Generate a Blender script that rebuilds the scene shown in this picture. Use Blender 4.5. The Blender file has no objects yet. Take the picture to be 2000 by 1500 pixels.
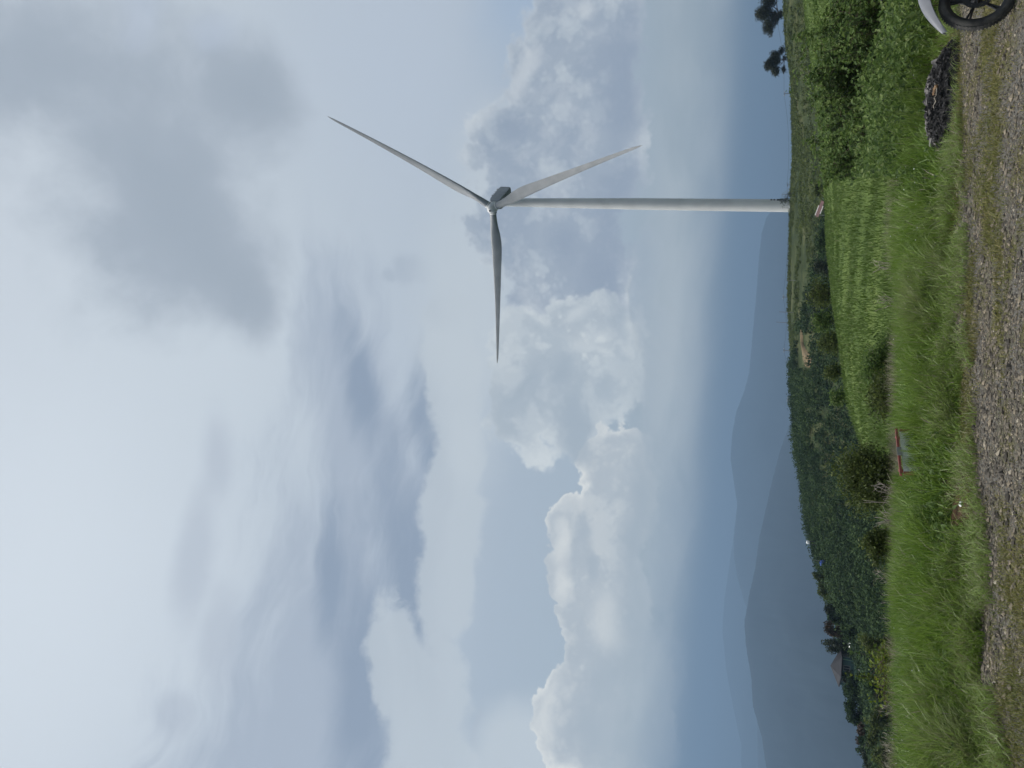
import bpy, math, random
import numpy as np
from mathutils import Matrix, Vector, Euler

C = bpy.context.scene
R = math.radians
rng = np.random.default_rng(7)
random.seed(7)

# ------------------------------------------------------------------ camera
EYE = 1.75
PITCH, ROLL, FOC = 18.2, 5.14, 1500.0          # focal length in photo pixels (2000 px long side)
def basis(pitch, roll):
    p, r = R(pitch), R(roll)
    F = np.array([0, math.cos(p), math.sin(p)])
    U = np.array([0, -math.sin(p), math.cos(p)])
    X = np.array([1.0, 0, 0])
    return math.cos(r)*X + math.sin(r)*U, -math.sin(r)*X + math.cos(r)*U, F
RT, UP, FW = basis(PITCH, ROLL)
cd = bpy.data.cameras.new('camera')
cam = bpy.data.objects.new('camera', cd)
C.collection.objects.link(cam)
C.camera = cam
cd.sensor_fit = 'HORIZONTAL'
cd.sensor_width = 36.0
cd.lens = FOC*36/2000
cd.clip_start = 0.1
cd.clip_end = 80000
M4 = Matrix.Identity(4)
for i in range(3):
    M4[i][0] = -UP[i]; M4[i][1] = RT[i]; M4[i][2] = -FW[i]    # the phone was held upright, the file lies on its side
M4[2][3] = EYE
cam.matrix_world = M4

def ray(px, py):
    """direction in the world of a point of the photograph (2000 x 1500)"""
    px = np.asarray(px, float); py = np.asarray(py, float)
    d = FW + ((1500-py-750)/FOC)[..., None]*RT + ((1000-px)/FOC)[..., None]*UP
    return d/np.linalg.norm(d, axis=-1, keepdims=True)
def at_dist(px, py, dist):
    """point at a horizontal distance from the camera"""
    d = ray(px, py); h = np.hypot(d[..., 0], d[..., 1])
    return np.array([0, 0, EYE]) + d*(np.asarray(dist, float)/h)[..., None]
def at_plane(px, py, z=0.0):
    d = ray(px, py)
    return np.array([0, 0, EYE]) + d*((z-EYE)/d[..., 2])[..., None]

# ------------------------------------------------------------------ render settings
C.render.engine = 'CYCLES'
C.cycles.use_denoising = True
try: C.cycles.denoiser = 'OPENIMAGEDENOISE'
except Exception: pass
C.cycles.max_bounces = 5
C.cycles.diffuse_bounces = 3
C.cycles.transparent_max_bounces = 12
C.view_settings.view_transform = 'Standard'
C.view_settings.look = 'None'
C.view_settings.exposure = 0.0
C.view_settings.gamma = 1.0

# ------------------------------------------------------------------ sun (behind thin cloud, upper left of the view)
SUN_AZ, SUN_EL = -80.0, 60.0
def lin(c):
    return tuple((v/255/12.92 if v/255 <= 0.04045 else ((v/255+0.055)/1.055)**2.4) for v in c)
sd = bpy.data.lights.new('sun', 'SUN'); sun = bpy.data.objects.new('sun', sd); C.collection.objects.link(sun)
sd.energy = 1.5; sd.angle = R(12); sd.color = (1, 0.975, 0.94)
sv = Vector((math.sin(R(SUN_AZ))*math.cos(R(SUN_EL)), math.cos(R(SUN_AZ))*math.cos(R(SUN_EL)), math.sin(R(SUN_EL))))
sun.rotation_euler = (-sv).to_track_quat('-Z', 'Y').to_euler()

# ------------------------------------------------------------------ world: Nishita sky under layered procedural cloud
W = bpy.data.worlds.new("World"); C.world = W
W.use_nodes = True
nt = W.node_tree; nt.nodes.clear()
N, L = nt.nodes, nt.links
def nd(t, **kw):
    n = N.new(t)
    for k, v in kw.items(): setattr(n, k, v)
    return n
def put(sock, v):
    if isinstance(v, bpy.types.NodeSocket): L.new(v, sock)
    else: sock.default_value = v
def mth(op, a, b=0.0, c=None, clamp=False):
    n = nd('ShaderNodeMath', operation=op, use_clamp=clamp)
    put(n.inputs[0], a); put(n.inputs[1], b)
    if c is not None: put(n.inputs[2], c)
    return n.outputs[0]
def vm(op, a, b=(0, 0, 0), s=None):
    n = nd('ShaderNodeVectorMath', operation=op)
    put(n.inputs[0], a)
    if op == 'SCALE': put(n.inputs['Scale'], s)
    else: put(n.inputs[1], b)
    return n.outputs['Value'] if op in ('LENGTH', 'DOT_PRODUCT') else n.outputs[0]
def step(x, a, b, lo=0.0, hi=1.0):
    n = nd('ShaderNodeMapRange', interpolation_type='SMOOTHSTEP')
    put(n.inputs['Value'], x); put(n.inputs['From Min'], a); put(n.inputs['From Max'], b)
    put(n.inputs['To Min'], lo); put(n.inputs['To Max'], hi)
    return n.outputs[0]
def noise(vec, scale, detail=4, rough=0.5, dist=0.0):
    n = nd('ShaderNodeTexNoise')
    put(n.inputs['Vector'], vec); n.inputs['Scale'].default_value = scale
    n.inputs['Detail'].default_value = detail; n.inputs['Roughness'].default_value = rough
    n.inputs['Distortion'].default_value = dist
    return n
STR = 0.1
def sky(c): return tuple(v/STR for v in lin(c)) + (1,)
def mix(fac, a, b):
    n = nd('ShaderNodeMix', data_type='RGBA'); n.clamp_factor = True
    put(n.inputs[0], fac); put(n.inputs[6], a); put(n.inputs[7], b)
    return n.outputs[2]

tc = nd('ShaderNodeTexCoord')
D = tc.outputs['Generated']
sep = nd('ShaderNodeSeparateXYZ'); put(sep.inputs[0], D)
EL = sep.outputs[2]
def warped(scale, amp, detail=3, off=(0, 0, 0)):
    n = noise(vm('ADD', D, off), scale, detail, 0.55)
    return vm('ADD', D, vm('SCALE', vm('SUBTRACT', n.outputs['Color'], (0.5, 0.5, 0.5)), s=amp))
WS = warped(3.5, 0.16, 4)              # soft drift of the high sheets
WC = warped(9.0, 0.075, 8, (3, 1, 7))   # lumpy outline of the heaps
WS_STREAK = warped(5.0, 0.05, 3, (5, 2, 1))
def blob(vec, px, py, r1, r2, ang=0.0):
    """scaled distance from a cloud centre: 1 on its rim; sizes in photo pixels at the sky, ang turns r1 from photo x to y"""
    c = ray(px, py)
    a = R(ang)
    q = ray(px+math.cos(a)*20, py+math.sin(a)*20) - c
    e1 = q - c*np.dot(q, c); k = np.linalg.norm(e1)/20; e1 /= np.linalg.norm(e1)
    e2 = np.cross(c, e1)
    rot = Matrix((e1, e2, c)).transposed().to_euler()
    m = nd('ShaderNodeTexGradient', gradient_type='SPHERICAL')
    put(m.inputs[0], vec); K = 1.7
    tm = m.texture_mapping; tm.vector_type = 'TEXTURE'
    tm.translation = tuple(c); tm.rotation = rot; tm.scale = (r1*k*K, r2*k*K, 0.9*K)
    return mth('MULTIPLY_ADD', m.outputs['Fac'], -K, K)
def union(vec, specs, k=0.25):
    """smooth union of cloud lobes, built one after the other"""
    o = blob(vec, *specs[0])
    for b in specs[1:]:
        x = blob(vec, *b)
        n = nd('ShaderNodeMath', operation='SMOOTH_MIN'); put(n.inputs[0], o); put(n.inputs[1], x); n.inputs[2].default_value = k
        o = n.outputs[0]
    return o
def soft(vec, *spec, inner=0.1, amt=1.0):
    return step(union(vec, spec), inner, 1.0, amt, 0.0)
# the clear part: Nishita, veiled by high thin cloud
st = nd('ShaderNodeTexSky', sky_type='NISHITA')
st.sun_disc = False; st.sun_elevation = R(SUN_EL); st.sun_rotation = R(SUN_AZ); st.dust_density = 2.0
ramp = nd('ShaderNodeValToRGB'); put(ramp.inputs[0], EL)
cr = ramp.color_ramp
stops = [(0.0, (104, 126, 150)), (0.06, (118, 138, 160)), (0.13, (146, 161, 175)), (0.20, (162, 176, 189)),
         (0.30, (168, 181, 194)), (0.42, (184, 195, 206)), (0.58, (194, 204, 213)), (0.74, (205, 214, 222)), (1.0, (207, 214, 223))]
while len(cr.elements) < len(stops): cr.elements.new(0.5)
for e, (p, c) in zip(cr.elements, stops): e.position = p; e.color = lin(c) + (1,)
base = vm('SCALE', ramp.outputs[0], s=1/STR)
col = mix(0.12, base, st.outputs[0])
n_soft = noise(WS, 4.0, 8, 0.58).outputs['Fac']
n_fine = noise(WC, 15.0, 9, 0.62).outputs['Fac']
WD = warped(2.6, 0.22, 5, (2, 4, 4))
# brightest veil on the upper left
col = mix(soft(WS, (60, 1100, 620, 700, 0), inner=0.0, amt=0.75), col, sky((208, 217, 226)))
col = mix(soft(WS, (420, 700, 330, 420, 0), inner=0.0, amt=0.55), col, sky((199, 209, 218)))
# broad bluish right side
col = mix(soft(WS, (760, 120, 380, 420, 0), inner=0.0, amt=0.6), col, sky((178, 190, 206)))
col = mix(soft(WS, (1010, -20, 150, 260, 0), inner=0.0, amt=0.8), col, sky((158, 177, 200)))
# dark sheet on the upper right
dark = union(WD, [(120, 100, 380, 330, 60), (270, 330, 360, 230, 62), (330, 430, 250, 130, 55), (430, 570, 150, 60, 65), (470, 160, 170, 170, 0)], 0.55)
dk = mth('ADD', dark, mth('MULTIPLY', mth('SUBTRACT', n_soft, 0.5), 2.2))
col = mix(step(dk, 0.35, 1.15, 0.9, 0.0), col, sky((161, 172, 185)))
col = mix(step(dk, -0.1, 0.7, 0.5, 0.0), col, sky((153, 165, 178)))
col = mix(soft(WS, (280, 30, 70, 80, 0), (430, 70, 60, 60, 0), amt=0.4), col, sky((180, 192, 210)))
# streaks across the left, parallel to the horizon
streak = noise(vm('MULTIPLY', WS, (2.2, 2.2, 13.0)), 1.6, 8, 0.6).outputs['Fac']
s1 = union(WS_STREAK, [(415, 900, 60, 150, 0), (380, 1080, 55, 220, 0), (430, 1250, 60, 160, 0), (340, 1400, 50, 60, 0)], 0.3)
col = mix(step(mth('ADD', s1, mth('MULTIPLY', mth('SUBTRACT', n_soft, 0.5), 1.6)), 0.3, 1.05, 0.75, 0.0), col, sky((178, 188, 201)))
s2 = union(WS_STREAK, [(640, 1250, 200, 440, 0), (690, 800, 100, 320, -8), (560, 1480, 230, 260, 0), (780, 1000, 110, 260, 0)], 0.4)
s2n = mth('ADD', s2, mth('MULTIPLY', mth('SUBTRACT', streak, 0.5), 2.4))
col = mix(step(s2n, 0.35, 1.3, 0.9, 0.0), col, sky((163, 175, 191)))
s3 = union(WS_STREAK, [(780, 1080, 78, 280, -6), (712, 1340, 84, 280, -4), (835, 830, 50, 190, -5), (700, 750, 40, 170, -12), (640, 1120, 40, 160, -4)], 0.35)
s3n = mth('ADD', s3, mth('MULTIPLY', mth('SUBTRACT', streak, 0.5), 2.0))
col = mix(step(s3n, 0.2, 1.3, 0.95, 0.0), col, sky((140, 155, 175)))
# bright shelf under the streaks with a torn upper edge
b1 = union(WC, [(880, 1000, 66, 340, 2), (800, 1330, 66, 190, -22), (850, 1480, 100, 200, 0), (880, 700, 60, 180, 0)], 0.3)
b1n = mth('ADD', b1, mth('MULTIPLY', mth('SUBTRACT', n_fine, 0.5), 1.3))
col = mix(step(b1n, 0.70, 1.0, 0.8, 0.0), col, sky((184, 194, 203)))
# small grey scraps
sc_ = union(WC, [(800, 525, 60, 40, -30), (885, 600, 60, 70, 0), (755, 545, 22, 22, 0), (940, 1425, 12, 45, 0)], 0.2)
col = mix(step(mth('ADD', sc_, mth('MULTIPLY', mth('SUBTRACT', n_fine, 0.5), 0.9)), 0.3, 1.0, 0.6, 0.0), col, sky((163, 175, 190)))

# ---- heap clouds: one lumpy field per bank, lit from the upper left
f1 = noise(WC, 9.0, 9, 0.62)
LIT = tuple(0.030*UP - 0.014*RT)
f2 = noise(vm('ADD', WC, LIT), 9.0, 6, 0.58)
relief = mth('SUBTRACT', f1.outputs['Fac'], f2.outputs['Fac'])      # >0 where a billow faces the light
inner = noise(warped(6.0, 0.10, 5, (8, 8, 2)), 8.0, 8, 0.6).outputs['Fac']
def cells(scale, sm):
    n = nd('ShaderNodeTexVoronoi', feature='SMOOTH_F1'); put(n.inputs['Vector'], WC2); n.inputs['Scale'].default_value = scale
    n.inputs['Smoothness'].default_value = sm; return n.outputs['Distance']
WC2 = warped(14.0, 0.035, 6, (1, 9, 2))
bil = mth('ADD', mth('ADD', mth('MULTIPLY', cells(22.0, 0.3), -0.48), mth('MULTIPLY', cells(50.0, 0.2), -0.40)), mth('MULTIPLY', cells(125.0, 0.15), -0.24))      # round bulges, large to small
lump = mth('ADD', mth('MULTIPLY', mth('SUBTRACT', f1.outputs['Fac'], 0.5), 0.95), mth('ADD', bil, 0.44))
def heap(col, blobs, light, midc, shade, edge=0.10, k=0.25, rough=0.6, rim=0.35, amt=1.0, shade_blobs=None, rel=0.35, lights=None):
    f = mth('SUBTRACT', 1.0, union(WC, blobs, k))
    f = mth('ADD', f, mth('MULTIPLY', lump, rough))
    mask = step(f, 0.0, edge, 0.0, amt)
    depth = step(mth('ADD', f, mth('MULTIPLY', mth('SUBTRACT', inner, 0.5), 1.2)), -0.05, rim)
    depth = mth('MAXIMUM', depth, step(EL, 0.19, 0.14))            # flat bases carry no bright rim
    body = mix(depth, sky(light), sky(midc))
    body = mix(step(inner, 0.44, 0.60, 0.0, 0.45), body, sky(shade))
    body = mix(step(inner, 0.45, 0.36, 0.0, 0.45), body, sky(light))
    body = mix(mth('MULTIPLY', step(bil, -0.34, -0.58, 0.0, 0.6), step(f, 0.05, 0.4)), body, sky(shade))
    body = mix(step(relief, 0.0, 0.12, 0.0, rel), body, sky(light))
    body = mix(step(relief, 0.0, -0.14, 0.0, rel*0.8), body, sky(shade))
    if shade_blobs:
        sb = union(WC, shade_blobs, 0.4)
        sb = mth('ADD', sb, mth('MULTIPLY', mth('SUBTRACT', f1.outputs['Fac'], 0.5), 1.9))
        body = mix(step(sb, 0.1, 1.15, 0.85, 0.0), body, sky(shade))
    if lights:
        sb = union(WC, lights, 0.4)
        sb = mth('ADD', sb, mth('MULTIPLY', mth('SUBTRACT', f1.outputs['Fac'], 0.5), 2.2))
        body = mix(step(mth('ADD', sb, mth('MULTIPLY', bil, 0.5)), -0.2, 1.0, 0.6, 0.0), body, sky(light))
    return mix(mask, col, body)
# pale sheet joining the heaps with the shelf above them, open only at a grey window
sh = union(WS_STREAK, [(930, 640, 130, 330, 0), (975, 400, 110, 240, 10), (1010, 1480, 110, 130, 0), (905, 860, 60, 120, 0)], 0.5)
sh = mth('ADD', sh, mth('MULTIPLY', mth('SUBTRACT', n_soft, 0.5), 1.4))
col = mix(step(sh, 0.35, 1.15, 0.85, 0.0), col, sky((186, 196, 205)))
# far right bank behind the mast
col = heap(col, [(1090, 40, 90, 130, 0), (1080, 160, 130, 110, 0), (1040, 280, 160, 120, 0), (1060, 430, 170, 140, 0), (1150, 300, 130, 330, 0), (1130, 560, 150, 160, 0), (1180, 60, 100, 150, 0)],
           (200, 207, 213), (174, 185, 196), (143, 157, 176), edge=0.20, rim=0.4, rel=0.25, lights=[(1130, 5, 30, 24, 0), (1020, 150, 22, 50, 40), (905, 230, 24, 60, 20)],
           shade_blobs=[(1230, 150, 75, 190, 0), (1215, 420, 70, 200, 0), (1190, 560, 60, 160, 0), (1000, 250, 34, 50, 0), (985, 580, 60, 70, 0), (1110, 470, 50, 60, 0)])
# middle heap
col = heap(col, [(1010, 800, 90, 130, 0), (1060, 700, 120, 110, 0), (1120, 640, 90, 70, 0), (1120, 780, 90, 120, 0), (1010, 660, 70, 70, 0), (1180, 700, 100, 160, 0)],
           (204, 211, 215), (188, 197, 204), (158, 171, 184), edge=0.20, amt=0.85,
           shade_blobs=[(1130, 850, 50, 110, 0), (1080, 740, 30, 70, 40), (1010, 760, 20, 40, 50), (1220, 620, 70, 130, 0)], lights=[(1115, 615, 14, 34, 60), (1170, 660, 16, 40, 70), (1240, 640, 30, 40, 0)])
# left bank
col = heap(col, [(1100, 1020, 60, 75, 0), (1100, 1115, 62, 60, 0), (1120, 1190, 60, 60, 0), (1130, 1290, 60, 80, 0), (1100, 1400, 70, 110, 0), (1200, 1000, 100, 150, 0), (1190, 1180, 120, 180, 0), (1210, 1400, 130, 200, 0), (1200, 900, 80, 80, 0)],
           (212, 216, 217), (188, 195, 201), (162, 174, 186), edge=0.08, rough=0.55,
           shade_blobs=[(1140, 1045, 34, 55, 0), (1150, 1120, 20, 32, 0), (1160, 1340, 60, 60, 0), (1250, 1080, 40, 220, 0), (1150, 1430, 40, 90, 0), (1140, 870, 50, 60, 0)], lights=[(1085, 1050, 24, 60, 0), (1082, 1130, 20, 40, 0), (1190, 1230, 50, 50, 30), (1070, 1400, 26, 90, 0)])
# lower bank, lighter tops above the haze
col = heap(col, [(1270, 560, 36, 160, 0), (1290, 650, 50, 60, 0), (1290, 800, 45, 200, 0), (1310, 1050, 40, 200, 0), (1300, 1300, 60, 120, 0), (1285, 1470, 60, 90, 0)],
           (182, 190, 196), (165, 177, 189), (148, 163, 180), edge=0.25, rough=0.5, amt=0.75)
# grey layers low down that swallow the feet of the heaps
veil = noise(vm('MULTIPLY', WS_STREAK, (2.2, 2.2, 8.0)), 2.0, 7, 0.55).outputs['Fac']
band = mth('MULTIPLY', step(EL, 0.035, 0.085), step(EL, 0.185, 0.115))
col = mix(mth('MULTIPLY', band, step(veil, 0.30, 0.60, 0.60, 0.92)), col, mix(step(veil, 0.36, 0.64), sky((152, 166, 179)), sky((164, 176, 187))))
# low air
col = mix(step(EL, 0.095, 0.015, 0.0, 0.9), col, sky((115, 134, 155)))
col = mix(step(EL, 0.0, -0.05), col, sky((80, 100, 110)))
# the sky stands behind the haze built below, so allow for the light that air takes and adds
elc = mth('MAXIMUM', EL, 0.02)
T = mth('MAXIMUM', mth('POWER', 2.718, mth('DIVIDE', -0.00023*600, elc)), 0.3)
hz_c = nd('ShaderNodeCombineXYZ')
for q, v in enumerate((0.165, 0.235, 0.335)): put(hz_c.inputs[q], mth('MULTIPLY', mth('SUBTRACT', 1.0, T), v/STR))
col = vm('MAXIMUM', vm('SCALE', vm('SUBTRACT', col, hz_c.outputs[0]), s=mth('DIVIDE', 1.0, T)), (0.2, 0.2, 0.2))
# added glow round the veiled sun, out of view, to brighten the ground
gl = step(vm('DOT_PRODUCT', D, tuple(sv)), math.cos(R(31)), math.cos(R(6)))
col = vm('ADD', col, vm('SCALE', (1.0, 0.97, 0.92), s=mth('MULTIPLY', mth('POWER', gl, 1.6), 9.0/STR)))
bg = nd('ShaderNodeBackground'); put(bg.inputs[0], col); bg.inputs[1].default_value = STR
wo = nd('ShaderNodeOutputWorld'); L.new(bg.outputs[0], wo.inputs[0])
W.cycles.sampling_method = 'MANUAL'; W.cycles.sample_map_resolution = 256

# ------------------------------------------------------------------ helpers
def mesh_obj(name, verts, faces, mat=None, parent=None, tint=None, smooth=False, mats=None, fmat=None):
    """ONE mesh object from numpy arrays; faces is an (n,k) array or a list of such arrays; tint is one value per vertex"""
    verts = np.asarray(verts, np.float32).reshape(-1, 3)
    if not isinstance(faces, list): faces = [faces]
    faces = [np.asarray(f, np.int32) for f in faces if len(f)]
    me = bpy.data.meshes.new(name)
    me.vertices.add(len(verts)); me.vertices.foreach_set('co', verts.ravel())
    li = np.concatenate([f.ravel() for f in faces]); cnt = np.concatenate([np.full(len(f), f.shape[1], np.int32) for f in faces])
    me.loops.add(len(li)); me.loops.foreach_set('vertex_index', li)
    me.polygons.add(len(cnt))
    me.polygons.foreach_set('loop_start', np.concatenate([[0], np.cumsum(cnt)[:-1]]).astype(np.int32))
    me.polygons.foreach_set('loop_total', cnt)
    me.polygons.foreach_set('use_smooth', np.full(len(cnt), bool(smooth)))
    for m_ in (mats or ([mat] if mat else [])): me.materials.append(m_)
    if fmat is not None: me.polygons.foreach_set('material_index', np.asarray(fmat, np.int32))
    if tint is not None:
        a = me.attributes.new('tint', 'FLOAT', 'POINT'); a.data.foreach_set('value', np.asarray(tint, np.float32))
    me.update(calc_edges=True); me.validate()
    o = bpy.data.objects.new(name, me); C.collection.objects.link(o)
    if parent is not None: o.parent = parent
    return o
class MB:
    """collects simple solids into one mesh"""
    def __init__(s): s.v = []; s.f = []; s.n = 0
    def add(s, v, f):
        v = np.asarray(v, float).reshape(-1, 3); s.v.append(v)
        for q in f: s.f.append([i + s.n for i in q])
        s.n += len(v); return s
    def box(s, c, d, rot=None, taper=1.0):
        x, y, z = np.array(d)/2
        p = np.array([[-x, -y, -z], [x, -y, -z], [x, y, -z], [-x, y, -z], [-x*taper, -y*taper, z], [x*taper, -y*taper, z], [x*taper, y*taper, z], [-x*taper, y*taper, z]])
        if rot is not None: p = p @ np.array(rot).T
        return s.add(p + np.array(c), [(3, 2, 1, 0), (4, 5, 6, 7), (0, 1, 5, 4), (1, 2, 6, 5), (2, 3, 7, 6), (3, 0, 4, 7)])
    def tube(s, pts, rad, n=8, cap=True):
        pts = np.asarray(pts, float); rad = np.broadcast_to(np.asarray(rad, float), (len(pts),))
        t = np.gradient(pts, axis=0); t /= np.linalg.norm(t, axis=1, keepdims=True) + 1e-12
        ref = np.array([0, 0, 1.0]) if abs(t[0][2]) < 0.9 else np.array([1.0, 0, 0])
        a = np.linspace(0, 2*np.pi, n, endpoint=False); V = []
        for p, tt, r in zip(pts, t, rad):
            e1 = np.cross(tt, ref); e1 /= np.linalg.norm(e1) + 1e-12; e2 = np.cross(tt, e1)
            V.append(p + r*(np.cos(a)[:, None]*e1 + np.sin(a)[:, None]*e2))
        f = []
        for i in range(len(pts)-1):
            for k in range(n):
                k2 = (k+1) % n; f.append((i*n+k, i*n+k2, (i+1)*n+k2, (i+1)*n+k))
        if cap: f.append(tuple(range(n))[::-1]); f.append(tuple((len(pts)-1)*n+k for k in range(n)))
        return s.add(np.concatenate(V), f)
    def lathe(s, prof, n=32, axis=(0, 0, 1), org=(0, 0, 0), cap=True):
        """prof: (radius, height) pairs along an axis"""
        ax = np.array(axis, float); ax /= np.linalg.norm(ax)
        ref = np.array([0, 0, 1.0]) if abs(ax[2]) < 0.9 else np.array([1.0, 0, 0])
        e1 = np.cross(ax, ref); e1 /= np.linalg.norm(e1); e2 = np.cross(ax, e1)
        a = np.linspace(0, 2*np.pi, n, endpoint=False)
        V = np.concatenate([np.array(org) + h*ax + r*(np.cos(a)[:, None]*e1 + np.sin(a)[:, None]*e2) for r, h in prof])
        f = [(i*n+k, i*n+(k+1) % n, (i+1)*n+(k+1) % n, (i+1)*n+k) for i in range(len(prof)-1) for k in range(n)]
        if cap: f.append(tuple(range(n))[::-1]); f.append(tuple((len(prof)-1)*n+k for k in range(n)))
        return s.add(V, f)
    def build(s, name, mat, parent=None, smooth=False, loc=None, bevel=0.0):
        me = bpy.data.meshes.new(name); me.from_pydata(np.concatenate(s.v).tolist(), [], s.f); me.update()
        me.materials.append(mat)
        o = bpy.data.objects.new(name, me); C.collection.objects.link(o)
        if smooth:
            me.polygons.foreach_set('use_smooth', np.ones(len(me.polygons), bool))
            try: me.set_sharp_from_angle(angle=R(40))
            except Exception: pass
        if parent is not None: o.parent = parent
        if loc is not None: o.location = loc
        if bevel:
            b = o.modifiers.new('bevel', 'BEVEL'); b.width = bevel; b.segments = 2; b.limit_method = 'ANGLE'
        return o
def tag(o, label=None, cat=None, group=None, kind=None):
    if label: o['label'] = label
    if cat: o['category'] = cat
    if group: o['group'] = group
    if kind: o['kind'] = kind
    return o
def thing(name, label, cat, loc=(0, 0, 0), rz=0.0, group=None):
    o = bpy.data.objects.new(name, None); C.collection.objects.link(o)
    o.location = loc; o.rotation_euler = (0, 0, rz); o.empty_display_size = 0.2
    return tag(o, label, cat, group)
def copy_tree(o, parent=None):
    c = o.copy(); C.collection.objects.link(c); c.parent = parent
    for ch in list(o.children): copy_tree(ch, c)
    return c

# value noise for shapes
_G = rng.random((64, 64, 64)).astype(np.float32)
def vnoise(p, scale=1.0, octaves=3, seed=0.0):
    p = np.asarray(p, float)*scale + seed*7.13; out = np.zeros(p.shape[:-1]); amp, tot = 1.0, 0.0
    for _ in range(octaves):
        i = np.floor(p).astype(int); f = p - i; f = f*f*(3-2*f)
        g = lambda a, b, c: _G[(i[..., 0]+a) % 64, (i[..., 1]+b) % 64, (i[..., 2]+c) % 64]
        x0 = g(0, 0, 0)*(1-f[..., 0]) + g(1, 0, 0)*f[..., 0]; x1 = g(0, 1, 0)*(1-f[..., 0]) + g(1, 1, 0)*f[..., 0]
        y0 = g(0, 0, 1)*(1-f[..., 0]) + g(1, 0, 1)*f[..., 0]; y1 = g(0, 1, 1)*(1-f[..., 0]) + g(1, 1, 1)*f[..., 0]
        out += amp*((x0*(1-f[..., 1]) + x1*f[..., 1])*(1-f[..., 2]) + (y0*(1-f[..., 1]) + y1*f[..., 1])*f[..., 2])
        tot += amp; amp *= 0.5; p = p*2.03 + 11.7
    return out/tot
def vn2(x, y, scale=1.0, octaves=3, seed=0.0):
    return vnoise(np.stack([x, y, np.zeros_like(x)], -1), scale, octaves, seed)

# ------------------------------------------------------------------ materials
def material(name, rough=0.7, spec=0.3):
    m = bpy.data.materials.new(name); m.use_nodes = True
    t = m.node_tree; b = t.nodes['Principled BSDF']
    b.inputs['Roughness'].default_value = rough; b.inputs['Specular IOR Level'].default_value = spec
    return m, t, b
def ramp_node(t, stops, fac):
    r = t.nodes.new('ShaderNodeValToRGB'); e = r.color_ramp.elements
    while len(e) < len(stops): e.new(0.5)
    for k, (p, c) in zip(e, stops): k.position = p; k.color = tuple(c) + (1,)
    t.links.new(fac, r.inputs[0]); return r.outputs[0]
def tnoise(t, scale, detail=4, rough=0.55, coord='Object', vec=None):
    n = t.nodes.new('ShaderNodeTexNoise'); n.inputs['Scale'].default_value = scale
    n.inputs['Detail'].default_value = detail; n.inputs['Roughness'].default_value = rough
    if vec is None:
        c = t.nodes.new('ShaderNodeTexCoord'); vec = c.outputs[coord]
    t.links.new(vec, n.inputs['Vector']); return n.outputs['Fac']
def bump(t, b, h, strength=0.4, dist=0.02):
    n = t.nodes.new('ShaderNodeBump'); n.inputs['Strength'].default_value = strength; n.inputs['Distance'].default_value = dist
    t.links.new(h, n.inputs['Height']); t.links.new(n.outputs[0], b.inputs['Normal'])
def plain(name, c1, c2=None, scale=3.0, rough=0.7, spec=0.3, metal=0.0, bmp=0.0, bscale=30.0):
    """base colour wandering between two albedos"""
    m, t, b = material(name, rough, spec)
    b.inputs['Metallic'].default_value = metal
    t.links.new(ramp_node(t, [(0.35, c1), (0.65, c2 or c1)], tnoise(t, scale)), b.inputs['Base Color'])
    if bmp: bump(t, b, tnoise(t, bscale), bmp)
    return m
def leafy(name, stops, trans=0.35, rough=0.6, spec=0.25):
    """foliage whose albedo follows the per-leaf tint (young, old, dry leaves)"""
    m, t, b = material(name, rough, spec)
    a = t.nodes.new('ShaderNodeAttribute'); a.attribute_name = 'tint'
    c = ramp_node(t, stops, a.outputs['Fac']); t.links.new(c, b.inputs['Base Color'])
    tr = t.nodes.new('ShaderNodeBsdfTranslucent'); t.links.new(c, tr.inputs['Color'])
    mx = t.nodes.new('ShaderNodeMixShader'); mx.inputs[0].default_value = trans
    t.links.new(b.outputs[0], mx.inputs[1]); t.links.new(tr.outputs[0], mx.inputs[2])
    t.links.new(mx.outputs[0], t.nodes['Material Output'].inputs['Surface']); return m

MAT = {}
MAT['tower'] = plain('tower_paint', (0.50, 0.50, 0.49), (0.58, 0.58, 0.57), 0.15, 0.5, 0.3)
MAT['blade'] = plain('blade_gelcoat', (0.21, 0.218, 0.222), (0.26, 0.268, 0.272), 0.25, 0.5, 0.3)
MAT['nacelle'] = plain('nacelle_paint', (0.24, 0.25, 0.26), (0.30, 0.31, 0.32), 0.6, 0.5, 0.3)
MAT['dark'] = plain('dark_metal', (0.02, 0.02, 0.022), (0.035, 0.035, 0.035), 2, 0.5)
MAT['white'] = plain('white_paint', (0.7, 0.7, 0.68), (0.78, 0.78, 0.76), 2, 0.5)
MAT['red'] = plain('red_paint', (0.17, 0.040, 0.034), (0.23, 0.065, 0.055), 8, 0.55)
MAT['bark'] = plain('bark', (0.06, 0.045, 0.035), (0.11, 0.085, 0.065), 9, 0.9, 0.1, bmp=0.4)
MAT['palebark'] = plain('pale_dead_wood', (0.24, 0.21, 0.17), (0.36, 0.32, 0.27), 9, 0.9, 0.1)
MAT['pole'] = plain('weathered_pole', (0.16, 0.16, 0.16), (0.22, 0.22, 0.21), 5, 0.8)
MAT['leaf_bush'] = leafy('bush_leaves', [(0.0, (0.035, 0.062, 0.018)), (0.45, (0.085, 0.14, 0.034)), (0.8, (0.145, 0.205, 0.055)), (1.0, (0.21, 0.26, 0.10))], 0.45)
MAT['leaf_dark'] = leafy('dark_leaves', [(0.0, (0.010, 0.016, 0.009)), (0.5, (0.022, 0.034, 0.016)), (1.0, (0.045, 0.06, 0.022))], 0.25)
MAT['leaf_crest'] = leafy('crest_tree_leaves', [(0.0, (0.012, 0.018, 0.010)), (0.5, (0.028, 0.036, 0.016)), (1.0, (0.055, 0.055, 0.026))], 0.25)
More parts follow.
